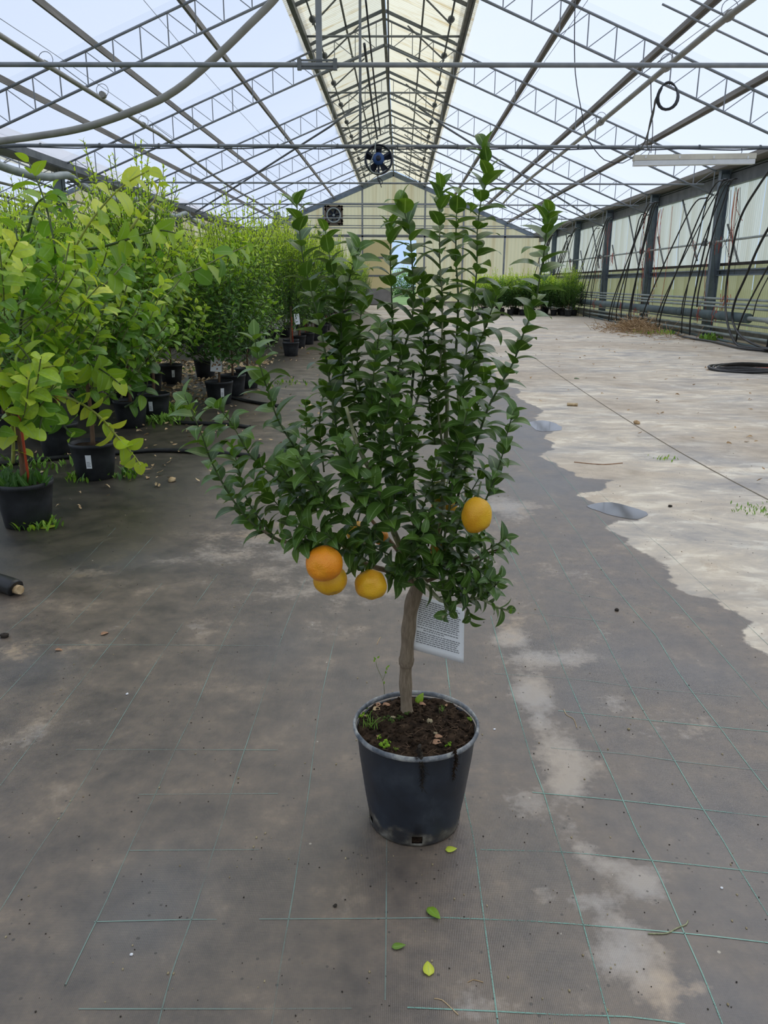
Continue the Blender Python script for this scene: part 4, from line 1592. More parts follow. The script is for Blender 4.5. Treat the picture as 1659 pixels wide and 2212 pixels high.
# dried mud splashed up from the ground
hz = math_node(nt, 'ADD', sx.outputs[2], math_node(nt, 'MULTIPLY', math_node(nt, 'SUBTRACT', f, .5), .22))
mud = ramp(nt, hz, [(.008, (.85,) * 3), (.04, (.65,) * 3), (.058, (0,) * 3)]).outputs[0]
mudc = ramp(nt, noise_tex(nt, vec, 30, 5), [(.4, (.07, .055, .035)), (.6, (.20, .18, .14)), (.75, (.34, .33, .30))]).outputs[0]
col = mix_col(nt, math_node(nt, 'MULTIPLY', mud, ramp(nt, noise_tex(nt, vec, 15, 4), [(.38, (.25,) * 3), (.6, (1,) * 3)]).outputs[0]), basec, mudc)
scr = ramp(nt, f2, [(.66, (0,) * 3), (.74, (.5,) * 3)]).outputs[0]
col = mix_col(nt, math_node(nt, 'MULTIPLY', scr, .35), col, (.15, .16, .18))
p = N(nt, 'ShaderNodeBsdfPrincipled', Roughness=.42)
nt.links.new(col, p.inputs['Base Color'])
nt.links.new(ramp(nt, f, [(.3, (.36,) * 3), (.7, (.55,) * 3)]).outputs[0], p.inputs['Roughness'])
nt.links.new(p.outputs[0], out.inputs[0])
M['pot_hero'] = m
m, nt, out = new_mat('chalky_pot_rim')
vec = obj_coord(nt)
f = noise_tex(nt, vec, 22, 6, .65)
c = ramp(nt, f, [(.36, (.07, .085, .105)), (.5, (.19, .20, .215)), (.6, (.36, .36, .34)), (.75, (.55, .53, .48))]).outputs[0]
p = N(nt, 'ShaderNodeBsdfPrincipled', Roughness=.65)
nt.links.new(c, p.inputs['Base Color'])
b_ = N(nt, 'ShaderNodeBump', Strength=.5, Distance=.004)
nt.links.new(f, b_.inputs['Height'])
nt.links.new(b_.outputs[0], p.inputs['Normal'])
nt.links.new(p.outputs[0], out.inputs[0])
M['rim_hero'] = m

PC = Vector((.055, 1.822, 0))
PH, RT, RB = .290, .160, .122
tree = thing('potted_citrus_tree', 'dark-leaved small citrus tree with orange fruits in a worn blue-black pot, centre', 'tree', PC)
# pot with square drain holes near the foot
NS = 84
hole_k = set()
for a_deg in (-90, -163, -18, 55, 130):
    k0 = int(round((a_deg % 360) / 360 * NS))
    hole_k |= {(k0) % NS, (k0 + 1) % NS, (k0 - 1) % NS}
prof = [(RB - .012, 0), (RB, .003), (RB + .001, .010), (RB + .003, .034), (RB + .012, .09), (RB + .020, .15), (RB + .028, .21), (RT - .004, PH - .016), (RT - .003, PH - .012)]
b = MB()
b.lathe(prof, NS, skip=lambda i, k: i == 2 and k in hole_k)
pot = b.build('pot', M['pot_hero'], tree, (0, 0, 0))
sol = pot.modifiers.new('wall', 'SOLIDIFY')
sol.thickness = .0035
sol.offset = -1
b = MB()
rimp = []
for t in np.linspace(0, 2 * PI, 13)[:-1]:
    rimp.append((RT + .0045 * math.cos(t) + .002, PH - .003 + .0075 * math.sin(t)))
rimp.append(rimp[0])
b.lathe(rimp, NS)
for v in b.v:
    v.z += .0012 * noise.noise(v * 40)
    v.x += .0015 * noise.noise(v * 25)
b.build('rim', M['rim_hero'], pot, (0, 0, 0))
# soil
b = MB()
RS = RT - .006
nr, na = 30, 84
for i in range(nr + 1):
    r = RS * i / nr
    for k in range(na):
        a = 2 * PI * k / na
        x_, y_ = r * math.cos(a), r * math.sin(a)
        z_ = PH - .012 + .012 * (1 - (i / nr) ** 2)
        z_ += .010 * noise.noise(Vector((x_ * 26, y_ * 26, 1))) + .006 * noise.noise(Vector((x_ * 70, y_ * 70, 5))) + .003 * noise.noise(Vector((x_ * 200, y_ * 200, 9)))
        b.v.append(Vector((x_, y_, z_)))
for i in range(nr):
    for k in range(na):
        b.f.append((i * na + k, (i + 1) * na + k, (i + 1) * na + (k + 1) % na, i * na + (k + 1) % na))
        b.s.append(True)
n0 = len(b.v) - na
for r_, z_ in ((RB - .004, .03), (RB - .008, .004)):
    for k in range(na):
        a = 2 * PI * k / na
        b.v.append(Vector((r_ * math.cos(a), r_ * math.sin(a), z_)))
for q in range(2):
    for k in range(na):
        b.f.append((n0 + q * na + k, n0 + (q + 1) * na + k, n0 + (q + 1) * na + (k + 1) % na, n0 + q * na + (k + 1) % na))
        b.s.append(True)
soil = b.build('soil', M['soil'], tree, (0, 0, 0))


def soil_z(x_, y_):
    r = math.hypot(x_, y_) / RS
    return PH - .012 + .012 * (1 - r * r) + .010 * noise.noise(Vector((x_ * 26, y_ * 26, 1)))


def soil_at(px, py):
    q = ground(px, py, PH - .012)
    return Vector((q.x - PC.x, q.y - PC.y, soil_z(q.x - PC.x, q.y - PC.y)))


# crumbs and root fibres of the soil
sr = random.Random(3)
b = MB()
for i in range(420):
    a, r = sr.uniform(0, 2 * PI), RS * math.sqrt(sr.uniform(.0, .95))
    x_, y_ = r * math.cos(a), r * math.sin(a)
    b.blob((x_, y_, soil_z(x_, y_) + .002), sr.uniform(.002, .006), 3, 5, amp=.6, seed=i)
o = b.build('crumbs', M['soil'], soil, (0, 0, 0))
o['kind'] = 'stuff'
b = MB()
for i in range(80):
    a, r = sr.uniform(-2.4, 1.0), RS * math.sqrt(sr.uniform(.02, .9))
    x_, y_ = r * math.cos(a), r * math.sin(a)
    q = Vector((x_, y_, soil_z(x_, y_) + .004))
    d = Vector((sr.uniform(-1, 1), sr.uniform(-1, 1), sr.uniform(-.1, .5))) * .014
    b.tube([q, q + d, q + d * 1.8 + Vector((sr.uniform(-.006, .006), sr.uniform(-.006, .006), -.003))], .0006, 3)
o = b.build('root_fibres', M['bark_far'], soil, (0, 0, 0))
o['kind'] = 'stuff'
for (px, py, r_, mt) in ((782, 1546, .012, 'moss'), (792, 1528, .007, 'moss'), (832, 1612, .013, 'moss'), (856, 1620, .006, 'moss'), (880, 1548, .012, 'moss_dark'), (845, 1565, .011, 'moss_dark'),
                         (1014, 1558, .008, 'moss'), (800, 1540, .008, 'moss_dark'), (968, 1612, .008, 'moss'), (862, 1556, .009, 'moss_dark'), (820, 1598, .007, 'moss')):
    q = soil_at(px, py)
    b = MB()
    for i in range(16):
        b.blob(q + Vector((sr.gauss(0, r_ * .5), sr.gauss(0, r_ * .5), sr.uniform(-.001, .004))), r_ * sr.uniform(.22, .42), 4, 6, amp=.5, seed=i + px)
    b.build('moss_clump', M[mt], soil, (0, 0, 0))
# trunk
TB = ground(880, 1545, PH - .012)
tp_ = [TB + Vector((0, 0, -.02)), at(876, 1470, 1.885), at(879, 1410, 1.88), at(884, 1345, 1.875), at(891, 1300, 1.87), at(905, 1262, 1.865)]
c = catmull(tp_, .006)
nT = len(c)
rad = []
for i in range(nT):
    t = i / nT
    rad.append(.0158 + .0075 * max(0, 1 - t * 12) + .0035 * t + .0012 * math.sin(t * 31) + (.0022 if .40 < t < .46 else 0))
b = MB()
b.tube(c, rad, 16)
for v in b.v:
    v += Vector((1, .6, 0)).normalized() * .0005 * noise.noise(Vector((v.x * 160, v.y * 160, v.z * 22)))
trunk = b.build('trunk', M['bark'], tree)
HT = at(905, 1258, 1.865)

# limbs: pixel path, depth at start and end, radius at start and end, material
limbs = [
    ([(905, 1262), (878, 1208), (852, 1152), (836, 1106), (806, 1030), (772, 960), (748, 880)], 1.865, 1.74, .0095, .004, 'twig_pale'),
    ([(903, 1262), (850, 1237), (800, 1222), (740, 1197), (680, 1180), (605, 1168), (560, 1140)], 1.865, 1.72, .0080, .0035, 'bark'),
    ([(907, 1262), (930, 1200), (955, 1120), (957, 1040), (962, 960), (966, 880), (962, 800), (958, 720)], 1.865, 1.93, .0080, .0040, 'twig_pale'),
    ([(908, 1262), (962, 1180), (1002, 1100), (1008, 1040), (1000, 960), (990, 860), (1000, 760)], 1.865, 2.02, .0072, .0035, 'twig_pale'),
    ([(906, 1262), (960, 1240), (1010, 1215), (1060, 1192), (1100, 1182)], 1.865, 1.78, .0055, .002, 'bark'),
    ([(893, 1238), (925, 1268), (950, 1296), (985, 1302), (1030, 1292), (1075, 1312), (1106, 1322)], 1.845, 1.72, .0070, .002, 'twig_pale'),
    ([(900, 1255), (860, 1190), (800, 1120), (760, 1060), (735, 980)], 1.865, 2.0, .0065, .003, 'bark'),
    ([(905, 1255), (900, 1150), (890, 1040), (885, 930), (893, 800)], 1.865, 1.90, .0065, .003, 'twig'),
]
for pts, ya, yb, ra, rb, mt in limbs:
    n = len(pts)
    w = [at(x_, y_, ya + (yb - ya) * i / (n - 1)) for i, (x_, y_) in enumerate(pts)]
    c = catmull(w, .02)
    b = MB()
    b.tube(c, [ra + (rb - ra) * i / (len(c) - 1) for i in range(len(c))], 8)
    b.build('branch', M[mt], tree)

# leafy shoots: pixel path from foot to tip, depth at foot and tip, leaf size
shoots = [
    ([(605, 1170), (545, 1130), (500, 1075), (458, 1000), (434, 935), (398, 852)], 1.74, 1.62, .062, 0),
    ([(660, 1112), (640, 1075), (592, 1030), (542, 985), (502, 918), (468, 876)], 1.76, 1.66, .062, 0),
    ([(600, 1168), (560, 1120), (530, 1070), (512, 1000), (500, 960)], 1.74, 1.78, .058, 0),
    ([(700, 1080), (662, 1000), (626, 950), (600, 905), (584, 860), (562, 790), (548, 722)], 1.76, 1.70, .064, 0),
    ([(745, 1040), (730, 950), (716, 850), (702, 760), (690, 700), (668, 612), (655, 560), (646, 490), (640, 432)], 1.80, 1.78, .066, 0),
    ([(742, 830), (738, 720), (730, 640), (713, 560), (702, 495)], 1.80, 1.86, .066, 0),
    ([(735, 800), (738, 690), (750, 620), (768, 560), (775, 535)], 1.82, 1.74, .064, 0),
    ([(815, 1000), (830, 900), (840, 800), (848, 720), (846, 640), (843, 560), (845, 488)], 1.88, 1.90, .066, 0),
    ([(845, 880), (862, 790), (888, 700), (893, 640), (890, 560), (884, 500), (868, 436)], 1.82, 1.80, .068, 0),
    ([(958, 980), (946, 880), (950, 800), (955, 720), (955, 640), (950, 560), (950, 480), (952, 402)], 1.88, 1.84, .066, 0),
    ([(950, 1215), (962, 1150), (976, 1060), (985, 980), (991, 900), (1000, 820), (1010, 740), (1022, 660), (1030, 580), (1031, 500), (1040, 430), (1056, 375), (1046, 318)], 1.80, 1.78, .068, 0),
    ([(985, 1090), (1005, 1010), (1030, 950), (1055, 880), (1082, 830), (1110, 780), (1131, 720), (1155, 660), (1166, 600), (1176, 540), (1186, 452)], 1.84, 1.76, .066, 0),
    ([(1045, 1090), (1066, 1040), (1086, 980), (1097, 930), (1110, 888)], 1.80, 1.74, .055, 0),
    ([(985, 760), (990, 650), (985, 560), (986, 470), (990, 420)], 1.92, 1.94, .064, 0),
    ([(1000, 860), (1030, 760), (1055, 690), (1075, 630)], 1.86, 1.80, .06, 0),
    ([(655, 1140), (650, 1060), (662, 960), (660, 870)], 1.80, 1.90, .058, 0),
    ([(760, 1000), (742, 900), (722, 780)], 1.84, 1.94, .06, 0),
    ([(690, 1110), (640, 1050), (600, 1000)], 1.74, 1.68, .058, 0),
    ([(650, 1150), (600, 1090), (558, 1045)], 1.74, 1.84, .056, 0),
    ([(720, 1115), (680, 1050), (640, 985)], 1.72, 1.64, .06, 0),
    ([(790, 940), (775, 820), (772, 740), (785, 645)], 1.86, 1.90, .06, 0),
    ([(800, 950), (806, 820), (822, 700)], 1.78, 1.72, .06, 0),
    ([(820, 1050), (830, 930), (850, 830)], 1.76, 1.70, .058, 0),
    ([(850, 1090), (862, 980), (880, 880)], 1.78, 1.72, .058, 0),
    ([(860, 1120), (882, 1020), (906, 930)], 1.84, 1.90, .056, 0),
    ([(825, 1125), (772, 1040), (738, 950)], 1.74, 1.66, .06, 0),
    ([(835, 1175), (762, 1130), (690, 1080)], 1.76, 1.66, .06, 0),
    ([(852, 1158), (832, 1100), (800, 1035)], 1.74, 1.68, .062, 0),
    ([(800, 1215), (722, 1165), (640, 1130)], 1.76, 1.66, .062, 0),
    ([(790, 1210), (740, 1180), (700, 1150)], 1.74, 1.66, .060, 0),
    ([(895, 1215), (892, 1130), (872, 1050)], 1.80, 1.74, .056, 0),
    ([(925, 1180), (936, 1080), (932, 1010)], 1.84, 1.78, .056, 0),
    ([(970, 1045), (990, 960), (1012, 880)], 1.80, 1.72, .058, 0),
    ([(1000, 965), (1030, 880), (1052, 800)], 1.90, 1.94, .058, 0),
    ([(965, 1150), (1010, 1075), (1048, 1010)], 1.84, 1.86, .054, 0),
    ([(940, 960), (926, 860), (915, 760), (922, 660)], 1.88, 1.94, .060, 0),
    ([(870, 960), (905, 850), (925, 740), (912, 600)], 1.84, 1.88, .060, 0),
    ([(730, 1190), (690, 1190), (650, 1170), (610, 1150)], 1.72, 1.66, .058, 0),
    ([(860, 1235), (880, 1205), (905, 1180), (915, 1150)], 1.78, 1.72, .056, 0),
    ([(960, 1245), (985, 1215), (1010, 1180), (1020, 1150)], 1.80, 1.74, .056, 0),
    ([(985, 1235), (1030, 1215), (1065, 1195), (1098, 1182)], 1.82, 1.78, .050, 0),
    ([(930, 1270), (975, 1258), (1020, 1240), (1050, 1225)], 1.82, 1.76, .056, 0),
    ([(950, 1290), (985, 1285), (1030, 1272), (1060, 1250)], 1.80, 1.72, .056, 0),
    ([(985, 1302), (1030, 1292), (1075, 1312), (1102, 1318)], 1.78, 1.72, .052, 0),
    ([(960, 1298), (975, 1320), (962, 1330)], 1.76, 1.72, .052, 0),
    ([(1000, 1300), (1015, 1325), (1012, 1340)], 1.76, 1.73, .052, 0),
    ([(1040, 1295), (1070, 1265), (1085, 1245)], 1.78, 1.74, .050, 0),
    ([(830, 1230), (850, 1245), (862, 1258)], 1.80, 1.76, .056, 0),
    ([(905, 1240), (935, 1220), (965, 1200)], 1.84, 1.78, .056, 0),
    ([(760, 1205), (780, 1230), (800, 1240)], 1.78, 1.74, .05, 0),
    ([(690, 1185), (660, 1165), (640, 1185)], 1.72, 1.68, .05, 0),
    ([(905, 1120), (930, 1050), (950, 990)], 1.88, 1.94, .054, 0),
    ([(700, 1020), (690, 920), (700, 840)], 1.84, 1.88, .058, 0),
    ([(770, 1100), (760, 1000), (790, 910)], 1.80, 1.78, .058, 0),
    ([(780, 900), (760, 780), (745, 700)], 1.88, 1.90, .060, 0),
    ([(860, 1000), (850, 900), (870, 800), (850, 720)], 1.92, 1.96, .060, 0),
    ([(930, 1240), (990, 1200), (1040, 1160)], 1.80, 1.76, .056, 0),
    ([(945, 1220), (985, 1150), (1000, 1095)], 1.78, 1.74, .056, 0),
    ([(905, 1255), (880, 1232), (850, 1222)], 1.82, 1.76, .056, 0),
    ([(900, 1250), (915, 1225), (942, 1215)], 1.80, 1.74, .056, 0),
    ([(955, 1240), (1000, 1252), (1040, 1262)], 1.78, 1.72, .056, 0),
    ([(920, 1262), (960, 1275), (1000, 1268)], 1.78, 1.72, .056, 0),
    ([(880, 1190), (905, 1150), (940, 1120)], 1.80, 1.76, .056, 0),
    ([(1000, 1220), (1045, 1235), (1075, 1262)], 1.78, 1.72, .052, 0),
    ([(845, 1200), (800, 1180), (760, 1175)], 1.78, 1.70, .058, 0),
    ([(1040, 1195), (1075, 1175), (1095, 1160)], 1.78, 1.74, .050, 0),
]
hero = []
for si, (pts, ya, yb, size, _) in enumerate(shoots):
    n = len(pts)
    w = [at(x_, y_, ya + (yb - ya) * i / (n - 1)) for i, (x_, y_) in enumerate(pts)]
    c = catmull(w, .012)
    long_ = sum((c[i + 1] - c[i]).length for i in range(len(c) - 1))
    b = MB()
    r0 = .0032 if long_ > .35 else .0022
    b.tube(c, [r0 + (.0011 - r0) * i / (len(c) - 1) for i in range(len(c))], 6)
    b.build('shoot', M['twig'] if si % 3 else M['twig_pale'] if long_ > .5 else M['twig'], tree)
    low = max(0, (pts[-1][1] - 900) / 400)
    hero += shoot_leaves(c, 0.0120 if long_ > .35 else .0102, size * (1.03 - .08 * low), 0.03, (38, 72), .3, .05, (.26 - .12 * low, .62 - .14 * low), 4, .13, 100 + si, .14, (.88 - .1 * low, 1.15 - .15 * low))
hero.sort(key=lambda t: t[0].translation.y + random.uniform(-.05, .05))
NLEAF = 300
lm = [[leaf_mesh('leaf', tpl, M['leaf_hero'], tint) for tint in (.15, .3, .42, .55, .7)] for tpl in TPL_HERO]
for mtx, k, tint in hero[:NLEAF]:
    o = link('leaf', lm[k][min(4, max(0, int(tint * 6)))], tree)
    mm_ = mtx.copy()
    mm_.translation -= PC
    o.matrix_local = mm_
o = link('foliage', foliage_mesh('foliage', TPL_HERO, [(Matrix.Translation(-PC) @ m_, k, t) for m_, k, t in hero[NLEAF:]], M['leaf_hero']), tree)
o['kind'] = 'stuff'
print('hero leaves', len(hero))


# fruit
def fruit_mat(name, a, bcol):
    m, nt, out = new_mat(name)
    vec = obj_coord(nt)
    f = noise_tex(nt, vec, 18, 4)
    c = ramp(nt, f, [(.35, a), (.65, bcol)]).outputs[0]
    p = N(nt, 'ShaderNodeBsdfPrincipled', Roughness=.42)
    p.inputs['Subsurface Weight'].default_value = .15
    p.inputs['Subsurface Radius'].default_value = (.01, .004, .001)
    nt.links.new(c, p.inputs['Base Color'])
    vo = nt.nodes.new('ShaderNodeTexVoronoi')
    vo.inputs['Scale'].default_value = 420
    nt.links.new(vec, vo.inputs['Vector'])
    h = math_node(nt, 'ADD', vo.outputs['Distance'], math_node(nt, 'MULTIPLY', noise_tex(nt, vec, 90, 3), 1.2))
    b_ = N(nt, 'ShaderNodeBump', Strength=.35, Distance=.002)
    nt.links.new(h, b_.inputs['Height'])
    nt.links.new(b_.outputs[0], p.inputs['Normal'])
    nt.links.new(p.outputs[0], out.inputs[0])
    return m


M['fruit_orange'] = fruit_mat('orange_peel', (.88, .26, .008), (.95, .36, .014))
M['fruit_yellow'] = fruit_mat('yellow_orange_peel', (.72, .33, .008), (.82, .46, .015))


def fruit(px, py, Y, rx, rz, mat, label, nav=Vector((0, -1, 0)), seed=1, lump=.06):
    c0 = at(px, py, Y) - PC
    b = MB()
    nr_, na_ = 18, 28
    ax = nav.normalized()
    x1 = ax.orthogonal().normalized()
    y1 = ax.cross(x1)
    for i in range(nr_ + 1):
        ph = PI * i / nr_
        for k in range(na_):
            th = 2 * PI * k / na_
            d = ax * math.cos(ph) + (x1 * math.cos(th) + y1 * math.sin(th)) * math.sin(ph)
            q = 1 + lump * noise.noise(d * 1.6 + Vector((seed, 0, 0))) - .10 * math.exp(-(ph / .30) ** 2) - .07 * math.exp(-((PI - ph) / .3) ** 2)
            q += .012 * math.cos(th * 9) * math.exp(-((ph - .35) / .3) ** 2)
            b.v.append(c0 + Vector((d.x * rx, d.y * rx, d.z * rz)) * q)
    for i in range(nr_):
        for k in range(na_):
            b.f.append((i * na_ + k, (i + 1) * na_ + k, (i + 1) * na_ + (k + 1) % na_, i * na_ + (k + 1) % na_))
            b.s.append(True)
    o = b.build('fruit', M[mat], tree, (0, 0, 0))
    o['label'] = label
    b = MB()
    s0 = c0 + Vector((0, .004, rz * .92))
    b.tube([s0, s0 + Vector((.004, .01, .015)), s0 + Vector((.01, .03, .03))], .0022, 6)
    b.build('stem', M['twig'], o, (0, 0, 0))


fruit(700, 1217, 1.66, .0425, .0405, 'fruit_orange', 'bright orange fruit, front of a pair', Vector((-.25, -1, -.05)), 1, .05)
fruit(713, 1252, 1.715, .0395, .037, 'fruit_yellow', 'yellow fruit below the orange one', Vector((.3, -.6, -1)), 4, .05)
fruit(801, 1263, 1.72, .0365, .036, 'fruit_yellow', 'lumpy yellow-orange fruit', Vector((.5, -.3, -1)), 7, .14)
fruit(1030, 1113, 1.70, .0345, .043, 'fruit_yellow', 'tall yellow fruit at the right', Vector((.6, -.5, -1)), 9, .08)
fruit(950, 1186, 1.83, .024, .026, 'fruit_yellow', 'yellow fruit half hidden in the leaves', Vector((.2, -1, 0)), 12)
fruit(772, 1150, 1.86, .028, .028, 'fruit_yellow', 'yellow fruit hidden deep in the leaves', Vector((0, -1, -.3)), 15)
fruit(960, 1090, 1.92, .034, .030, 'fruit_yellow', 'yellow fruit behind the stems', Vector((0, -1, -.3)), 17)
fruit(822, 1160, 1.88, .020, .020, 'fruit_orange', 'small orange fruit hidden in the leaves', Vector((0, -1, -.3)), 19)
for px, py in ((748, 1170), (788, 1172), (958, 1333)):
    b = MB()
    b.blob(at(px, py, 1.72) - PC, .0045, 5, 7, amp=.2, seed=px)
    b.build('bud', M['twig_pale'], tree, (0, 0, 0))

# printed card behind the trunk
TLc, TRc, BLc, BRc = at(897, 1282, 1.895), at(1003, 1316, 1.925), at(884, 1401, 1.895), at(1001.5, 1433, 1.925)
card = thing('plant_card', 'white printed plant card hanging behind the trunk of the potted tree', 'card', BLc)
nrm = (TRc - TLc).cross(BLc - TLc).normalized()
if nrm.y > 0:
    nrm = -nrm
b = MB()
for j in range(11):
    for i in range(11):
        b.v.append(TLc.lerp(TRc, i / 10).lerp(BLc.lerp(BRc, i / 10), j / 10))
for j in range(10):
    for i in range(10):
        b.f.append((j * 11 + i, j * 11 + i + 1, j * 11 + i + 12, j * 11 + i + 11))
        b.s.append(True)
o = b.build('sheet', surf('white_paper', (.86, .87, .88), (.9, .9, .91), 5, .6), card)
sd = o.modifiers.new('thick', 'SOLIDIFY')
sd.thickness = .0006
sd.offset = 0
ink = surf('grey_print', (.16, .16, .17), (.24, .24, .25), 40, .7)
b = MB()
pr = random.Random(8)
row = 0
v_ = .06
while v_ < .84:
    head = 14 <= row <= 14
    u = .10 if not head else .22
    u1 = pr.uniform(.86, .93) if not head else .62
    if row in (13, 15):
        v_ += .012
    while u < u1:
        wl = pr.uniform(.02, .075)
        e = min(u + wl, u1)
        def uvp(uu, vv):
            return TLc.lerp(TRc, uu).lerp(BLc.lerp(BRc, uu), vv) + nrm * .0007
        hh = .0165
        b.quad(uvp(u, v_), uvp(e, v_), uvp(e, v_ + hh), uvp(u, v_ + hh))
        u = e + pr.uniform(.008, .014)
    v_ += .037
    row += 1
o = b.build('printed_text', ink, card)
o['kind'] = 'stuff'
b = MB()
b.tube(catmull([TLc.lerp(TRc, .3), at(930, 1262, 1.90), at(935, 1235, 1.88)], .01), .0007, 4)
b.build('string', M['paper'], card)

# things lying on the soil of the pot
def curled_leaf(name, pos, axis, normal, size, mat, label, group, tpl=None, cat='leaf', tint=.5):
    vs, fs, uv = tpl or leaf_template(.45, .5, 1.4, 6, wave=.03)
    me = leaf_mesh(name, (vs, fs, uv), mat, tint)
    o = link(name, me, None)
    o.matrix_world = leaf_matrix(Vector(pos), axis, normal, size)
    s_ = o.modifiers.new('blade', 'SOLIDIFY')
    s_.thickness = .008
    return tag(o, label, cat, group)


def dead_on_soil(px, py, ang, size, label, mat='dead_leaf', lift=.004, nz=1.0):
    q = soil_at(px, py) + PC + Vector((0, 0, lift))
    curled_leaf('dead_leaf', q, (math.cos(ang), math.sin(ang), .15), (sr.uniform(-.3, .3), -.5, nz), size, M[mat], label, 'dead leaves on the pot soil')


dead_on_soil(805, 1537, .3, .030, 'pale tan curled dead leaf at the left of the pot soil', 'leaf_litter')
dead_on_soil(826, 1530, .1, .028, 'brown curled dead leaf behind the tan one on the pot soil')
dead_on_soil(813, 1532, .9, .026, 'brown dead leaf standing on edge at the left of the pot soil')
dead_on_soil(965, 1528, 1.8, .018, 'small pinkish dead leaf at the right rear of the pot soil')
dead_on_soil(938, 1603, .1, .026, 'reddish dead leaf near the front rim of the pot')
dead_on_soil(934, 1615, .35, .034, 'larger reddish dead leaf lying against the front rim of the pot')
dead_on_soil(905, 1530, -.2, .022, 'brown dead leaf just behind the trunk foot')
dead_on_soil(815, 1600, 1.5, .014, 'small pinkish chip of dead leaf at the left front of the soil')
q = soil_at(900, 1528) + PC
curled_leaf('fallen_leaf', q + Vector((0, 0, .0)), (.45, .1, .8), (-.2, -1, .3), .036, M['leaf_lemon'], 'pale green fallen leaf leaning on the trunk foot in the pot', None, leaf_template(.6, .15, .4, 6), tint=.72)
for i, (px, py, r_, lab) in enumerate(((848, 1562, .0075, 'greenish pebble left of the trunk on the pot soil'), (928, 1567, .0085, 'pale tan pebble right of the trunk on the pot soil'),
                                       (796, 1522, .006, 'tan pebble at the left rim of the pot soil'), (940, 1594, .006, 'greenish pebble above the reddish leaves on the pot soil'),
                                       (788, 1548, .005, 'yellowish pebble beside the bright moss in the pot'), (913, 1563, .004, 'small dull pebble beside the pale one on the pot soil'))):
    q = soil_at(px, py) + PC
    b = MB()
    b.blob(q + Vector((0, 0, r_ * .4)), r_, 6, 8, (1, 1, .8), .5, i * 3.1)
    o = b.build('pebble', M['pebble'], None, q)
    tag(o, lab, 'pebble', 'pebbles on the pot soil')


def tuft(name, base, n, h, spread, mat, label=None, cat='weed', group=None, parent=None, seed=0, w=.08):
    r = random.Random(seed)
    tp0 = leaf_template(w, .1, .9, 4)
    ins = []
    for i in range(n):
        a = r.uniform(0, 6.28)
        d = Vector((math.cos(a) * r.uniform(.1, .8), math.sin(a) * r.uniform(.1, .8), 1))
        p0 = base + Vector((r.gauss(0, spread), r.gauss(0, spread), 0))
        ins.append((leaf_matrix(p0, d, Vector((-math.cos(a), -math.sin(a), .6)), h * r.uniform(.5, 1.1)), 0, r.uniform(.3, .8)))
    me = foliage_mesh(name, [tp0], ins, mat)
    o = link(name, me, parent)
    if label:
        tag(o, label, cat, group)
    return o


tuft('grass_tuft', soil_at(802, 1572), 36, .040, .012, M['grass'], parent=soil, seed=4, w=.05)
tuft('grass_tuft', soil_at(953, 1545), 16, .020, .005, M['grass'], parent=soil, seed=5, w=.05)
# thin seedling at the rear rim
s0 = soil_at(831, 1500)
b = MB()
b.tube(catmull([s0 + PC, at(829, 1480, 1.95), at(824, 1462, 1.95), at(814, 1440, 1.95), at(812, 1425, 1.95)], .01), .0009, 5)
b.tube(catmull([at(827, 1470, 1.95), at(832, 1455, 1.95), at(835, 1445, 1.95)], .01), .0008, 5)
b.build('seedling_stem', M['twig_pale'], soil, PC)
ins = []
for px, py in ((812, 1425), (808, 1430), (815, 1422), (835, 1448), (834, 1455), (836, 1442), (829, 1478)):
    ins.append((leaf_matrix(at(px, py, 1.95) - PC, (sr.uniform(-1, 1), sr.uniform(-.5, .5), .8), (0, -1, .4), .010), 0, .6))
link('seedling_leaves', foliage_mesh('seedling_leaves', [leaf_template(.5, .1, .5, 4)], ins, M['leaf_far']), soil)
# root strands hanging over the rim
for pts, w in (([(905, 1612), (908, 1632), (911, 1650), (913, 1675), (912, 1700)], 1.0), ([(982, 1612), (984, 1628), (985, 1645), (981, 1660), (979, 1680)], .8)):
    b = MB()
    Ys = [PC.y - math.sqrt(max(0, (RT + .011) ** 2 - (at(px, py, 1.66).x - PC.x) ** 2)) for px, py in pts]
    core = [at(px, py, Y_ + .006 * i) for i, ((px, py), Y_) in enumerate(zip(pts, Ys))]
    core = catmull(core, .006)
    for i, q in enumerate(core):
        for j in range(8 if i < len(core) * .7 else 4):
            d = Vector((sr.gauss(0, .005), sr.uniform(-.005, .001), sr.gauss(-.008, .005))) * w
            b.tube([q, q + d], .0007, 3)
        if i % 2 == 0:
            b.blob(q + Vector((sr.gauss(0, .002), -.001, 0)), .0042 * w * (1.3 - .8 * i / len(core)), 4, 6, amp=.6, seed=i)
    b.build('root_strand', M['dirt'] if w == 1.0 else M['soil'], soil, PC)

# ---------------------------------------------------------------- potted citrus rows
def far_pot(rt=.165, rb=.13, h=.27):
    b = MB()
    b.lathe([(rb - .01, 0), (rb, .004), (rb + (rt - rb) * .6, h * .6), (rt - .004, h - .03), (rt, h - .028), (rt + .004, h), (rt - .008, h), (rt - .012, h - .05)], 28)
    return b.mesh('pot', M['pot'])


def far_soil(rt=.155, z=.24):
    b = MB()
    for i in range(7):
        for k in range(24):
            a = 2 * PI * k / 24
            r = rt * i / 6
            b.v.append(Vector((r * math.cos(a), r * math.sin(a), z + .012 * noise.noise(Vector((r * math.cos(a) * 20, r * math.sin(a) * 20, 2))))))
    for i in range(6):
        for k in range(24):
            b.f.append((i * 24 + k, (i + 1) * 24 + k, (i + 1) * 24 + (k + 1) % 24, i * 24 + (k + 1) % 24))
            b.s.append(True)
    return b.mesh('soil', M['soil'])


POT_ME, SOIL_ME = far_pot(), far_soil()


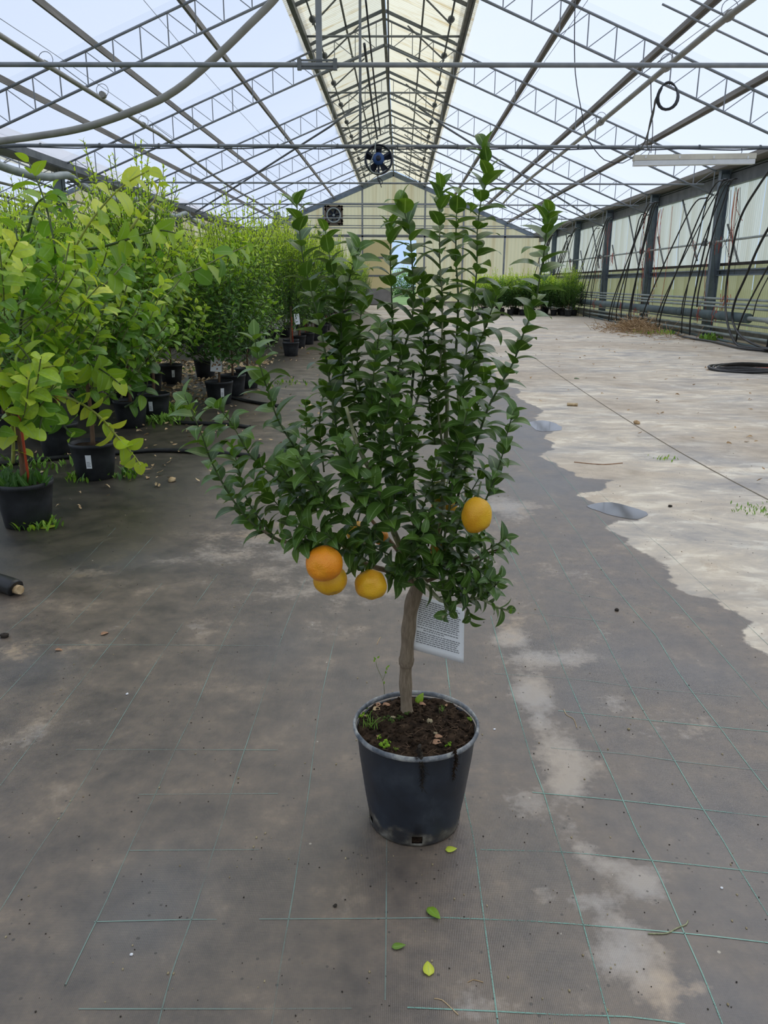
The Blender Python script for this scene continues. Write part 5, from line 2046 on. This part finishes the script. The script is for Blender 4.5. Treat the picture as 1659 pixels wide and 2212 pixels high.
def crown_insts(seed, n_shoots, z0, z1, rad, size, spacing, up=.7, tint=(.1, .45), top_tint=.5, length=(.3, .6), ntpl=3, tall=0, wr=(.85, 1.1), alpha=(35, 70), droop=.15):
    """random leafy shoots filling a crown; upper leaves are the young pale ones"""
    r = random.Random(seed)
    ins, stems = [], []
    for i in range(n_shoots):
        a = r.uniform(0, 2 * PI)
        hz_ = r.random()
        zc = z0 + (z1 - z0) * hz_ * .8
        rr = rad * math.sqrt(r.uniform(.02, .7)) * (1 - .35 * hz_)
        p0 = Vector((rr * .5 * math.cos(a), rr * .5 * math.sin(a), zc))
        L = r.uniform(*length)
        d = Vector((math.cos(a) * (1 - up) * r.uniform(.4, 1.6), math.sin(a) * (1 - up) * r.uniform(.4, 1.6), up * r.uniform(.5, 1.3))).normalized()
        p1 = p0 + Vector((math.cos(a) * rr * .5, math.sin(a) * rr * .5, 0)) + d * L * .5
        p2 = p1 + (d + Vector((0, 0, .25))).normalized() * L * .6
        if p2.z > z1 + tall * r.random():
            k_ = (z1 + tall * r.random()) / p2.z
            p2.z *= k_
            p1.z = min(p1.z, p2.z - .05)
        c_ = catmull([p0, p1, p2], .06)
        stems.append(c_)
        hh = (p2.z - z0) / (z1 - z0)
        tb = tint[0] + (tint[1] - tint[0]) * r.random() + top_tint * max(0, hh - .45) ** 1.3
        ins += shoot_leaves(c_, spacing, size, .12, alpha, .4, droop, (tb - .12, tb + .12), ntpl, .2, seed * 1000 + i, .18 + .15 * hh, wr)
    return ins, stems


def stems_mesh(stems, r=.004, mat=None, n=4):
    b = MB()
    for c_ in stems:
        b.tube(c_[::2] + [c_[-1]], [r] * (len(c_[::2]) + 1), n, False)
    return b.mesh('stems', mat or M['twig'])


def trunk_mesh(h, r=.014, lean=(0, 0), mat=None):
    b = MB()
    c_ = catmull([(0, 0, .22), (lean[0] * .3 + .01, lean[1] * .3, .22 + (h - .22) * .5), (lean[0], lean[1], h)], .06)
    b.tube(c_, [r * (1.15 - .4 * i / len(c_)) for i in range(len(c_))], 8)
    return b.mesh('trunk', mat or M['bark_far'])


def stake_mesh(h=.75):
    b = MB()
    b.tube([(.05, -.03, .2), (.035, -.02, h)], .008, 6)
    return b.mesh('stake', M['stake'])


STAKE_ME = stake_mesh()


def label_card(parent, loc, rz, picture=True, size=(.10, .15)):
    b = MB()
    b.box((0, 0, 0), (size[0], .001, size[1]))
    o = b.build('label_card', M['paper'], parent, (0, 0, 0), loc)
    o.rotation_euler = (random.uniform(-.15, .1), random.uniform(-.15, .15), rz)
    if picture:
        b = MB()
        pr_ = random.Random(int(abs(loc[0]) * 977) + 3)
        for i in range(14):
            c_ = Vector((pr_.gauss(0, size[0] * .18), -.0009, pr_.gauss(-.005, size[1] * .13)))
            s_ = pr_.uniform(.006, .014)
            b.quad(c_ + Vector((-s_, 0, -s_)), c_ + Vector((s_, 0, -s_ * .6)), c_ + Vector((s_ * .8, 0, s_)), c_ + Vector((-s_ * .7, 0, s_ * .8)))
        q_ = b.build('printed_picture', M['dead_leaf'], o, (0, 0, 0), (0, 0, 0))
        q_['kind'] = 'stuff'
    return o


def pot_sticker(parent, ang):
    """small white sticker with printed lines on the pot wall"""
    b = MB()
    r0, r1 = .1505, .1595
    for a0, a1, z0_, z1_ in ((-.13, .13, .10, .20),):
        n = 5
        for i in range(n):
            t0, t1 = ang + a0 + (a1 - a0) * i / n, ang + a0 + (a1 - a0) * (i + 1) / n
            b.quad((r0 * math.cos(t0), r0 * math.sin(t0), z0_), (r0 * math.cos(t1), r0 * math.sin(t1), z0_), (r1 * math.cos(t1), r1 * math.sin(t1), z1_), (r1 * math.cos(t0), r1 * math.sin(t0), z1_))
    o = b.build('sticker', M['paper'], parent, (0, 0, 0), (0, 0, 0))
    b = MB()
    for i in range(4):
        zz_ = .115 + i * .010
        rr = r0 + (r1 - r0) * (zz_ - .1) / .1 + .0008
        b.quad(*[(rr * math.cos(t), rr * math.sin(t), z_) for t, z_ in ((ang - .09, zz_), (ang + .08 - .03 * (i % 2), zz_), (ang + .08 - .03 * (i % 2), zz_ + .004), (ang - .09, zz_ + .004))])
    q_ = b.build('printed_lines', ink, o, (0, 0, 0), (0, 0, 0))
    q_['kind'] = 'stuff'


def base_plant(name, label, group, loc, trunk_me, fol_me, stem_me, stake=False):
    t = thing(name, label, 'plant', loc, group)
    link('pot', POT_ME, t)
    link('soil', SOIL_ME, t)
    link('trunk', trunk_me, t)
    if stem_me:
        link('branches', stem_me, t)
    o = link('foliage', fol_me, t)
    o['kind'] = 'stuff'
    if stake:
        link('stake', STAKE_ME, t)
    return t


# the nearest plants on the left, built one by one with hand-laid branches
def near_plant(px, py, label, crown, branches, seed, nleaf_obj=0, stake=False, lean=(0, 0), th=.75):
    g = ground(px, py)
    loc = Vector((g.x, g.y + .13, 0))
    ins, stems = crown
    t = base_plant('potted_lemon_plant', label, 'potted plants of the near left row', loc, trunk_mesh(th, .016, lean), foliage_mesh('foliage', TPL_LEMON, ins, M['leaf_lemon']),
                   stems_mesh(stems, .0045, M['stem_near']), stake)
    hand = []
    for bi, (pts, ya, yb, size, spacing, tints, mt, droop) in enumerate(branches):
        n = len(pts)
        w = [at(x_, y_, ya + (yb - ya) * i / (n - 1)) for i, (x_, y_) in enumerate(pts)]
        c_ = catmull(w, .04)
        b = MB()
        b.tube(c_, [.011 - .007 * i / (len(c_) - 1) for i in range(len(c_))], 7)
        b.build('branch', M[mt], t)
        hand += shoot_leaves(c_, spacing * .9, size * 1.2, .08, (45, 85), .5, droop, tints, 3, .22, seed * 77 + bi, .12, (.9, 1.15))
    lms = [[leaf_mesh('leaf', tpl, M['leaf_lemon'], tn) for tn in (.2, .4, .55, .7, .85)] for tpl in TPL_LEMON]
    hand.sort(key=lambda q: q[0].translation.y)
    for mtx, k, tn in hand[:280]:
        o = link('leaf', lms[k][min(4, max(0, int((tn - .1) * 6)))], t)
        mm_ = mtx.copy()
        mm_.translation -= loc
        o.matrix_local = mm_
    return t


YL = 'twig_yellow'
crA = crown_insts(21, 44, .55, 1.6, .44, .125, .05, .55, (.3, .68), .25, (.3, .55))
tA = near_plant(40, 1146, 'lemon plant with large yellow-green leaves at the left edge, nearest pot', crA, [
    ([(20, 900), (0, 845), (35, 824), (78, 800), (118, 790)], 4.45, 4.2, .15, .055, (.55, .85), YL, .35),
    ([(28, 1000), (28, 930), (15, 850), (-10, 760)], 4.5, 4.4, .14, .06, (.5, .85), YL, .4),
    ([(40, 820), (45, 700), (52, 650), (48, 570), (32, 490)], 4.8, 4.9, .15, .07, (.3, .5), 'twig', .3),
    ([(-10, 650), (20, 620), (45, 590), (62, 570)], 4.6, 4.5, .11, .05, (.6, .9), YL, .25),
    ([(60, 760), (115, 640), (120, 550), (108, 480), (95, 430), (78, 385), (62, 350)], 4.9, 5.0, .14, .075, (.35, .6), 'twig', .25),
    ([(20, 880), (60, 850), (90, 880), (85, 930)], 4.4, 4.3, .13, .05, (.25, .5), 'twig', .5),
    ([(30, 880), (70, 830), (60, 770), (20, 730)], 4.4, 4.3, .13, .05, (.5, .8), 'twig', .4)], 1, stake=True)
link('weed_leaves', foliage_mesh('weed_leaves', [leaf_template(.3, .1, .8, 4)], [(leaf_matrix(Vector((random.gauss(-.04, .07), random.gauss(-.02, .06), .24)), (random.gauss(0, .5), random.gauss(0, .5), 1), (0, -1, .4), random.uniform(.05, .12)), 0, random.uniform(.2, .5)) for i in range(120)], M['leaf_far']), tA)
crB = crown_insts(22, 62, .50, 1.62, .50, .12, .05, .6, (.15, .5), .35, (.3, .6))
tB = near_plant(193, 1040, 'lemon plant with a drooping yellow branch, in the pot with a white sticker', crB, [
    ([(115, 850), (165, 866), (215, 900), (255, 945), (290, 985), (304, 1006)], 5.4, 5.0, .125, .05, (.6, .92), YL, .3),
    ([(105, 760), (105, 700), (120, 640), (150, 560), (195, 480), (245, 420), (285, 388), (322, 368)], 5.5, 5.0, .135, .06, (.55, .92), YL, .35),
    ([(150, 680), (182, 645), (212, 628), (248, 592), (268, 570)], 5.3, 5.1, .12, .06, (.25, .45), 'twig_pale', .2),
    ([(155, 540), (210, 536), (260, 522), (310, 506), (352, 498), (400, 510)], 5.4, 5.3, .13, .055, (.3, .6), 'twig', .7),
    ([(250, 540), (300, 470), (335, 430), (346, 385)], 5.6, 5.6, .10, .045, (.6, .95), YL, .1),
    ([(100, 860), (140, 922), (160, 940)], 5.1, 5.0, .13, .06, (.25, .45), 'twig', .5),
    ([(120, 800), (170, 780), (220, 800), (260, 830)], 5.3, 5.0, .13, .05, (.35, .75), 'twig', .4)], 2)
pot_sticker(tB, -PI / 2 + .12)
label_card(tB, (-.42, -.25, .62), .2)
crC = crown_insts(23, 66, .48, 1.7, .52, .115, .05, .6, (.12, .45), .35, (.3, .6))
near_plant(116, 988, 'leafy lemon plant in the dark pot between the two nearest pots', crC, [
    ([(110, 900), (130, 700), (160, 560), (150, 470), (110, 400)], 6.4, 6.3, .12, .06, (.3, .6), 'twig', .3),
    ([(60, 500), (80, 440), (120, 420), (145, 450)], 6.2, 6.1, .14, .05, (.3, .55), 'twig', .5)], 3, stake=True)
crD = crown_insts(24, 72, .42, 1.75, .52, .11, .048, .6, (.10, .4), .4, (.3, .6))
tD = near_plant(276, 926, 'dark green lemon plant with round leaves on an outreaching branch', crD, [
    ([(262, 860), (283, 780), (300, 715), (328, 665), (368, 630), (392, 600)], 7.6, 7.3, .15, .075, (.25, .5), 'twig_pale', .4),
    ([(300, 700), (360, 610), (430, 580), (480, 555), (535, 530)], 7.8, 7.4, .17, .085, (.3, .62), 'twig_pale', .5),
    ([(270, 880), (300, 860), (318, 830), (312, 790)], 7.5, 7.4, .13, .06, (.15, .35), 'twig', .6)], 4)
crE = crown_insts(25, 72, .46, 1.8, .52, .10, .045, .6, (.08, .4), .45, (.3, .6))
tE = near_plant(328, 908, 'dark leafy citrus in the slim pot with a white sticker beside weeds', crE, [
    ([(330, 840), (340, 700), (370, 560), (360, 450)], 8.4, 8.4, .11, .06, (.3, .6), 'twig', .3)], 5)
pot_sticker(tE, -PI / 2 + .05)

# plants of the rows behind: a few kinds, copied
kinds = {}


def kind(name, ins_stems, trunk_h, tpls=TPL_FAR, mat='leaf_far', lean=(0, 0), r=.013):
    ins, stems = ins_stems
    kinds[name] = (trunk_mesh(trunk_h, r, lean), foliage_mesh('foliage', tpls, ins, M[mat]), stems_mesh(stems, .0035))
    print(name, len(ins))


kind('bushy', crown_insts(31, 150, .44, 1.75, .52, .092, .040, .62, (.06, .42), .72, (.3, .55), tall=.2), .8, lean=(.03, 0))
kind('bushy_b', crown_insts(32, 150, .42, 1.85, .50, .085, .038, .66, (.06, .42), .80, (.3, .6), tall=.25), .8, lean=(-.03, .02))
kind('tall', crown_insts(33, 190, .42, 2.15, .48, .082, .036, 0.80, (.10, .46), 1.0, (.4, .75), tall=.5, alpha=(28, 60), wr=(.65, .9)), .9)
kind('tall_b', crown_insts(34, 190, .44, 2.3, .46, .074, .034, 0.82, (.10, .46), 1.05, (.4, .8), tall=.5, alpha=(28, 60), wr=(.65, .9)), .95, lean=(.02, .02))
kind('small', crown_insts(35, 150, .30, 1.45, .44, .100, .042, .62, (.03, .32), 1.2, (.3, .5), tall=.35, wr=(.8, 1.15)), .5)
prr = random.Random(77)


def place(kind_name, X, Y, label, group, sc=1.0, stake=False, name='potted_citrus'):
    tm_, fm_, sm_ = kinds[kind_name]
    t = base_plant(name, label, group, (X, Y, 0), tm_, fm_, sm_, stake)
    t.rotation_euler = (0, 0, prr.uniform(0, 6.28))
    for ch in t.children:
        if ch.name.split('.')[0] in ('foliage', 'branches', 'trunk'):
            ch.scale = (sc, sc, sc)
    return t


row = [('bushy', (470, 875), 'dark bushy citrus in the foremost pot of the middle left row', 1.0),
       ('bushy_b', (500, 857), 'bushy citrus in the grey pot just behind the foremost of the middle row', 1.05),
       ('tall', (532, 840), 'tall bright-topped citrus, third pot along the middle left row', .98),
       ('bushy_b', (366, 830), 'dark bushy citrus in the wide pot amid brown leaf litter', 1.0),
       ('bushy', (440, 817), 'citrus in the tapered pot behind the foremost middle pot', 1.02),
       ('tall_b', (627, 770), 'citrus with an orange-red stake in the lone pot by the far aisle', 1.0)]
for kn, (px, py), lab, sc in row:
    g = ground(px, py)
    t = place(kn, g.x, g.y + .13, lab, 'potted plants of the middle left row', sc, px == 627)
    t.rotation_euler = (0, 0, 0)
    if px in (470, 366):
        pot_sticker(t, -PI / 2 + .45)
    if px == 470:
        label_card(t, (.02, -.16, .50), .1, True, (.13, .21))
    if px == 366:
        label_card(t, (-.10, -.35, .58), 0, False, (.12, .24))
    if px == 627:
        label_card(t, (.16, -.2, .72), .1, False, (.10, .2))

for X, Y in ((-3.4, 7.4), (-3.5, 8.5), (-3.3, 9.4), (-3.2, 10.3), (-4.3, 9.3), (-4.4, 10.4), (-4.3, 11.6), (-4.1, 12.7), (-5.3, 11.2), (-5.4, 12.4), (-6.2, 12.9), (-2.9, 9.0), (-3.6, 6.9), (-4.2, 8.2)):
    place(prr.choice(['bushy', 'bushy_b', 'bushy', 'tall']), X + prr.uniform(-.1, .1), Y + prr.uniform(-.1, .1),
          'bushy citrus packed into the near left block behind the front pots', 'near left block of citrus', prr.uniform(.95, 1.1))
blk = []
y = 16.6
while y < 47:
    for X in (-2.25, -3.15):
        blk.append((X, y))
    y += 1.15 if y < 26 else 1.7
for X in (-4.1, -5.1, -6.2, -7.4, -8.6):
    for y in (16.2, 17.4, 19.0, 22.0):
        blk.append((X, y))
for i in range(14):
    blk.append((prr.uniform(-8, -4), prr.uniform(24, 46)))
cnt = {}
for X, Y in blk:
    cnt[X] = cnt.get(X, -1) + 1
    if X == -2.25:
        lab, grp = f'yellow-green citrus along the far aisle, {ORD[cnt[X]]} behind the lone pot', 'far aisle row of citrus'
    elif X == -3.15:
        lab, grp = f'citrus in the second row from the far aisle, {ORD[cnt[X]]} from its near end', 'second row from the far aisle'
    elif Y < 16.5:
        lab, grp = f'tall citrus at the near end of the far left block, {ORD[(-4.1, -5.1, -6.2, -7.4, -8.6).index(X)]} from the right', 'near end of the far left block'
    else:
        lab, grp = 'tall yellow-green topped citrus deep in the crowded far left block', 'far left block of citrus'
    place(prr.choice(['tall', 'tall_b', 'tall', 'bushy_b']), X + prr.uniform(-.12, .12), Y + prr.uniform(-.15, .15), lab, grp, prr.uniform(.95, 1.12), prr.random() < .2)
for i in range(12):
    place(prr.choice(['tall_b', 'tall']), prr.uniform(-15, -10.2), prr.uniform(21, 34), 'tall citrus seen under the valley gutter in the neighbouring house', 'citrus of the neighbouring house', prr.uniform(1.0, 1.3))
for j, Y in enumerate((37.4, 38.5, 39.7, 41.5)):
    X = 3.75 + .2 * j
    q_ = 0
    while X < 8.2 - .1 * (j % 2):
        place('small', X + prr.uniform(-.08, .08), Y + prr.uniform(-.1, .1),
              f'small bushy citrus in the {("front", "second", "third", "rear")[j]} row of the far right block, {ORD[q_]} from left', f'far right block, row {j + 1}', prr.uniform(.92, 1.2))
        q_ += 1
        X += .47 if j == 0 else .75
g = ground(1238, 672)
place('tall', 7.6, 36.6, 'taller slender citrus standing at the right end of the far right block', None, .9)
for i, (px, py) in enumerate(((655, 672), (640, 690), (715, 668), (740, 665), (770, 662))):
    g = ground(px, py)
    place('small', g.x, g.y, f'small citrus by the far end of the aisle, {ORD[i]} from the left', 'far aisle plants', .95)
# trees outside the doorway
for i in range(6):
    me = kinds['bushy'][1]
    t = thing('distant_tree', f'green tree outside the back doorway, {ORD[i]} from the left', 'tree', (-6 + i * 2.6, 92 + (i % 3) * 5, -.06), 'trees outside')
    o = link('crown', me, t, (0, 0, -1.5), (0, 0, i), (4, 4, 2.6))
    o['kind'] = 'stuff'
    link('trunk', kinds['bushy'][0], t, (0, 0, -.2), (0, 0, 0), (4, 4, 3))

# ================================================================== SMALL THINGS ON THE FLOOR
def floor_leaf(px, py, ang, size, mat, label, tpl, tint, tilt=.15, lift=.003):
    q = ground(px, py, lift)
    curled_leaf('fallen_leaf', q, (math.cos(ang), math.sin(ang), 0.02), (tilt * .5, -tilt, 1), size, mat, label, 'fallen leaves on the floor', tpl, 'leaf', tint)


TF = leaf_template(.50, .25, -.25, 6)
floor_leaf(962, 1836, .10, .031, M['leaf_lemon'], 'pale green fallen leaf just right of the pot foot', leaf_template(.62, .2, -.3, 6), .78)
floor_leaf(924, 1960, -.95, .048, M['leaf_lemon'], 'largest green fallen leaf in front of the pot', TF, .66)
floor_leaf(846, 2046, .15, .032, M['leaf_hero'], 'small dark green fallen leaf, left of the yellow one', TF, .95)
floor_leaf(927, 2108, 1.62, .040, M['leaf_lemon'], 'yellow fallen leaf with its stalk pointing away, lowest in view', leaf_template(.62, .12, .2, 6), 1.4)
floor_leaf(84, 1140, .1, .11, M['leaf_lemon'], 'pale green fallen leaf beside the nearest left pot', leaf_template(.42, .2, -.3, 6), .85)
floor_leaf(218, 1372, 1.0, .045, M['dead_leaf'], 'small brown dead leaf on the bare floor at the left', leaf_template(.45, .5, .6, 6), .5)
floor_leaf(118, 1404, .1, .035, M['dead_leaf'], 'tiny brown dead leaf at the far left of the bare floor', leaf_template(.45, .5, .6, 6), .5)
floor_leaf(1240, 708 + 110, .1, .10, M['leaf_hero'], 'dark leaf on the bleached floor far right', leaf_template(.6, .3, .3, 6), .2)
for i, (px, py, r_, lab, mt) in enumerate(((1068, 1576, .004, 'white pebble on the floor right of the pot', 'paper'), (1559, 1919, .0035, 'white pebble at the right on the dark weave', 'paper'),
                                           (1358, 1576, .005, 'brown pebble on the dark weave right of the pot', 'pebble'), (1447, 1095, .014, 'dark round clod on the sandy floor', 'dirt'),
                                           (10, 1376, .018, 'dark clod of earth at the left edge', 'dirt'), (1332, 1319, .010, 'small black scrap on the dark floor', 'dirt'),
                                           (372, 1040, .03, 'tan scrap of leaf on the wet floor', 'leaf_litter'), (724, 1958, .005, 'brown pebble left of the fallen leaves', 'dirt'),
                                           (1375, 916, .035, 'clump of straw and dirt on the bleached floor', 'straw'), (284, 2063, .004, 'pale crumb on the damp patch at the left', 'paper'),
                                           (275, 1500, .005, 'white pebble left of the pot on the weave', 'paper'))):
    q = ground(px, py)
    b = MB()
    b.blob(q + Vector((0, 0, r_ * .45)), r_, 6, 8, (1, 1, .6), .5, i * 2.3)
    o = b.build('pebble', M[mt], None, q)
    tag(o, lab, 'pebble', 'bits on the floor')
# grit scattered everywhere
b = MB()
gr = random.Random(9)
for i in range(420):
    px, py = gr.uniform(-40, 1700), 1000 + 1250 * gr.random() ** .8
    q = ground(px, py)
    r_ = gr.uniform(.0006, .0019) * (1 + .18 * q.y)
    b.blob(q + Vector((0, 0, r_ * .4)), r_, 3, 5, (1, 1, .6), .5, i)
o = b.build('grit', M['dirt'])
tag(o, 'dark grit scattered over the ground cover', 'grit', None, 'stuff')
b = MB()
for i in range(170):
    px, py = gr.uniform(-40, 1700), 960 + 1280 * gr.random()
    q = ground(px, py)
    r_ = gr.uniform(.0008, .0022) * (1 + .25 * q.y)
    b.blob(q + Vector((0, 0, r_ * .4)), r_, 3, 5, (1, 1.5, .6), .5, i)
o = b.build('pale_grit', M['pebble'])
tag(o, 'pale crumbs scattered over the ground cover', 'grit', None, 'stuff')
# twigs
for pts, r_, lab, mt in (([(1400, 2017), (1440, 2016), (1462, 2005), (1482, 1997), (1486, 1988)], .0016, 'pale forked twig on the weave at lower right', 'twig_pale'),
                         ([(1218, 1532), (1224, 1544), (1238, 1552), (1243, 1562), (1246, 1572)], .0011, 'thin curly twig on the weave right of the pot', 'leaf_litter'),
                         ([(938, 2157), (955, 2160), (972, 2175), (990, 2192)], .0010, 'thin curved straw at the bottom of the view', 'leaf_litter'),
                         ([(1010, 2122), (1022, 2116), (1044, 2122)], .0009, 'short curved straw below the yellow leaf', 'leaf_litter'),
                         ([(814, 1392), (818, 1383), (822, 1376)], .0012, 'short tan straw left of the trunk', 'leaf_litter'),
                         ([(1240, 998), (1300, 1003), (1345, 1000)], .004, 'brown twig on the sandy floor', 'dead_leaf'),
                         ([(1225, 873), (1248, 874)], .02, 'pale curled bark strip on the sandy floor', 'leaf_litter')):
    c_ = catmull([ground(px, py, r_) for px, py in pts], .01)
    b = MB()
    b.tube(c_, r_, 5)
    o = b.build('twig', M[mt], None, c_[0])
    tag(o, lab, 'twig', 'twigs on the floor')
# litter of brown leaves between the pots and on the sandy side
def litter(name, n, area, size, mat, label, seed):
    r = random.Random(seed)
    tps = [leaf_template(.5, .5, 1.2, 4, wave=.04), leaf_template(.4, .3, -.8, 4)]
    ins = []
    for i in range(n):
        X, Y = area(r)
        a = r.uniform(0, 6.28)
        ins.append((leaf_matrix(Vector((X, Y, r.uniform(.005, .025))), (math.cos(a), math.sin(a), r.uniform(-.1, .3)), (r.gauss(0, .5), r.gauss(0, .5), 1), size * r.uniform(.5, 1.3)), r.randrange(2), .5))
    o = link(name, foliage_mesh(name, tps, ins, mat))
    return tag(o, label, 'litter', None, 'stuff')


litter('leaf_litter', 1500, lambda r: (r.uniform(-4.6, -2.3), r.uniform(9.2, 14.6)), .09, M['leaf_litter'], 'brown fallen leaves between the pots of the middle left row', 41)
litter('leaf_litter', 160, lambda r: (r.uniform(-3.2, -1.7), r.uniform(4.6, 9.2)), .06, M['leaf_litter'], 'scattered tan leaves along the near left pots', 42)
litter('leaf_litter', 70, lambda r: (r.gauss(-1.6, .5), r.uniform(5, 13)), .05, M['leaf_litter'], 'few tan leaves on the wet aisle left of the tree', 43)
litter('leaf_litter', 60, lambda r: (r.uniform(-2.6, -1.4), r.uniform(14.5, 18)), .09, M['leaf_litter'], 'tan leaves around the lone pot by the far aisle', 44)
litter('leaf_litter', 150, lambda r: (r.uniform(1.6, 7.5), r.uniform(5.5, 22)), .06, M['straw'], 'straw scraps strewn on the bleached floor', 45)
# straw heap by the right wall
hc = ground(1385, 716)
b = MB()
for i in range(900):
    a, rr = sr.uniform(0, 6.28), abs(sr.gauss(0, .5))
    ex, ey = rr * math.cos(a) * 1.1 - .2, rr * math.sin(a) * 3.2
    hh = .30 * math.exp(-(rr / .5) ** 2) * sr.uniform(.05, 1) ** .7
    q = hc + Vector((ex, ey, hh + .02))
    d = Vector((sr.gauss(0, 1), sr.gauss(0, 1.4), sr.gauss(0, .5))).normalized() * sr.uniform(.15, .55)
    q2 = q + d
    q2.z = max(.01, q2.z)
    b.tube([q, (q + q2) / 2 + Vector((0, 0, sr.uniform(-.02, .05))), q2], .007, 3)
o = b.build('straw_heap', M['straw'], None, (hc.x, hc.y, 0))
tag(o, 'heap of dry brown stalks on the floor by the right wall', 'straw heap', None, 'stuff')
# weeds
for i, (px, py, n, h, sp, lab) in enumerate(((68, 1140, 60, .10, .05, 'weed tuft at the foot of the nearest left pot'), (100, 1137, 50, .09, .04, 'weed tuft beside the fallen leaf at the nearest pot'),
                                             (170, 1036, 60, .10, .06, 'weed tuft left of the stickered pot foot'), (232, 1030, 50, .09, .05, 'weed tuft right of the stickered pot foot'),
                                             (275, 1030, 40, .13, .05, 'weed tuft below the drooping yellow branch'), (345, 912, 130, .16, .14, 'large weed patch beside the slim stickered pot'),
                                             (370, 890, 110, .16, .14, 'weed patch behind the slim stickered pot'), (60, 1010, 120, .12, .16, 'low weeds between the nearest pots'),
                                             (1420, 722, 80, .22, .3, 'green weeds in front of the straw heap'), (1535, 735, 60, .30, .15, 'weed clump at the foot of the right wall'),
                                             (1490, 712, 60, .30, .2, 'weeds behind the straw heap by the wall'), (1255, 676, 50, .4, .2, 'weeds at the corner of the far right block'),
                                             (1435, 992, 24, .05, .05, 'sprig of green on the sandy floor'), (1640, 1105, 60, .05, .08, 'low weeds at the right edge of the sandy floor'),
                                             (610, 828, 60, .10, .2, 'pale weeds in the aisle left of the tree'), (405, 800, 90, .10, .3, 'grass patch between the middle pots'))):
    q = ground(px, py)
    tuft('weed', q, n, h * .75, sp, M['grass'] if i % 2 else M['leaf_far'], lab, 'weed', 'weeds on the floor', None, 60 + i, .28)['kind'] = 'stuff'
# puddles
m, nt, out = new_mat('shallow_water')
p = N(nt, 'ShaderNodeBsdfPrincipled', Roughness=.06)
p.inputs['Base Color'].default_value = (.10, .10, .10, 1)
p.inputs['Specular IOR Level'].default_value = .6
nt.links.new(p.outputs[0], out.inputs[0])
M['water'] = m
for i, (pts, lab) in enumerate((([(1270, 1092), (1300, 1086), (1340, 1089), (1380, 1100), (1396, 1110), (1380, 1121), (1345, 1119), (1300, 1108)], 'bluish puddle on the wet edge of the sandy floor'),
                                ([(1140, 912), (1170, 908), (1200, 914), (1214, 926), (1190, 932), (1160, 930)], 'small puddle beside the right shoots of the tree'))):
    c_ = catmull([ground(px, py, .002) for px, py in pts + [pts[0]]], .05)[:-1]
    b = MB()
    for q in c_:
        q.x += .02 * noise.noise(q * 9)
        q.y += .03 * noise.noise(q * 7 + Vector((5, 0, 0)))
    b.quad(*c_)
    o = b.build('puddle', M['water'], None, (0, 0, 0))
    tag(o, lab, 'puddle', None)
# black hoses on the left floor
for pts, lab in (([(-30, 1006), (60, 996), (150, 986), (250, 978), (340, 972), (400, 974), (470, 978), (560, 985)], 'black irrigation hose lying across the floor behind the nearest left pots'),
                 ([(380, 912), (430, 914), (480, 916), (540, 922)], 'short black hose on the floor behind the far left shoot'),
                 ([(500, 858), (545, 868), (600, 876)], 'black hose behind the middle left pots')):
    c_ = catmull([ground(px, py, .02) for px, py in pts], .1)
    b = MB()
    b.tube(c_, .019, 8)
    o = b.build('irrigation_hose', M['black_hose'], None, c_[0])
    tag(o, lab, 'hose')
# rolled black fabric at the left edge
A, B_ = ground(-60, 1262), ground(36, 1285)
t = thing('rolled_fabric', 'end of a rolled black ground cover at the left edge', 'roll', (B_.x, B_.y, 0))
b = MB()
d = (B_ - A).normalized()
b.tube(catmull([A - d * .3 + Vector((0, 0, .05)), A + Vector((0, 0, .05)), B_ - d * .05 + Vector((0, 0, .04)), B_ + Vector((0, 0, .03))], .03), .042, 10)
b.build('roll', M['black_hose'], t)
b = MB()
b.tube([B_ + Vector((0, 0, .03)) - d * .02, B_ + Vector((0, 0, .03)) + d * .03], .022, 8)
b.build('wooden_core', M['leaf_litter'], t)
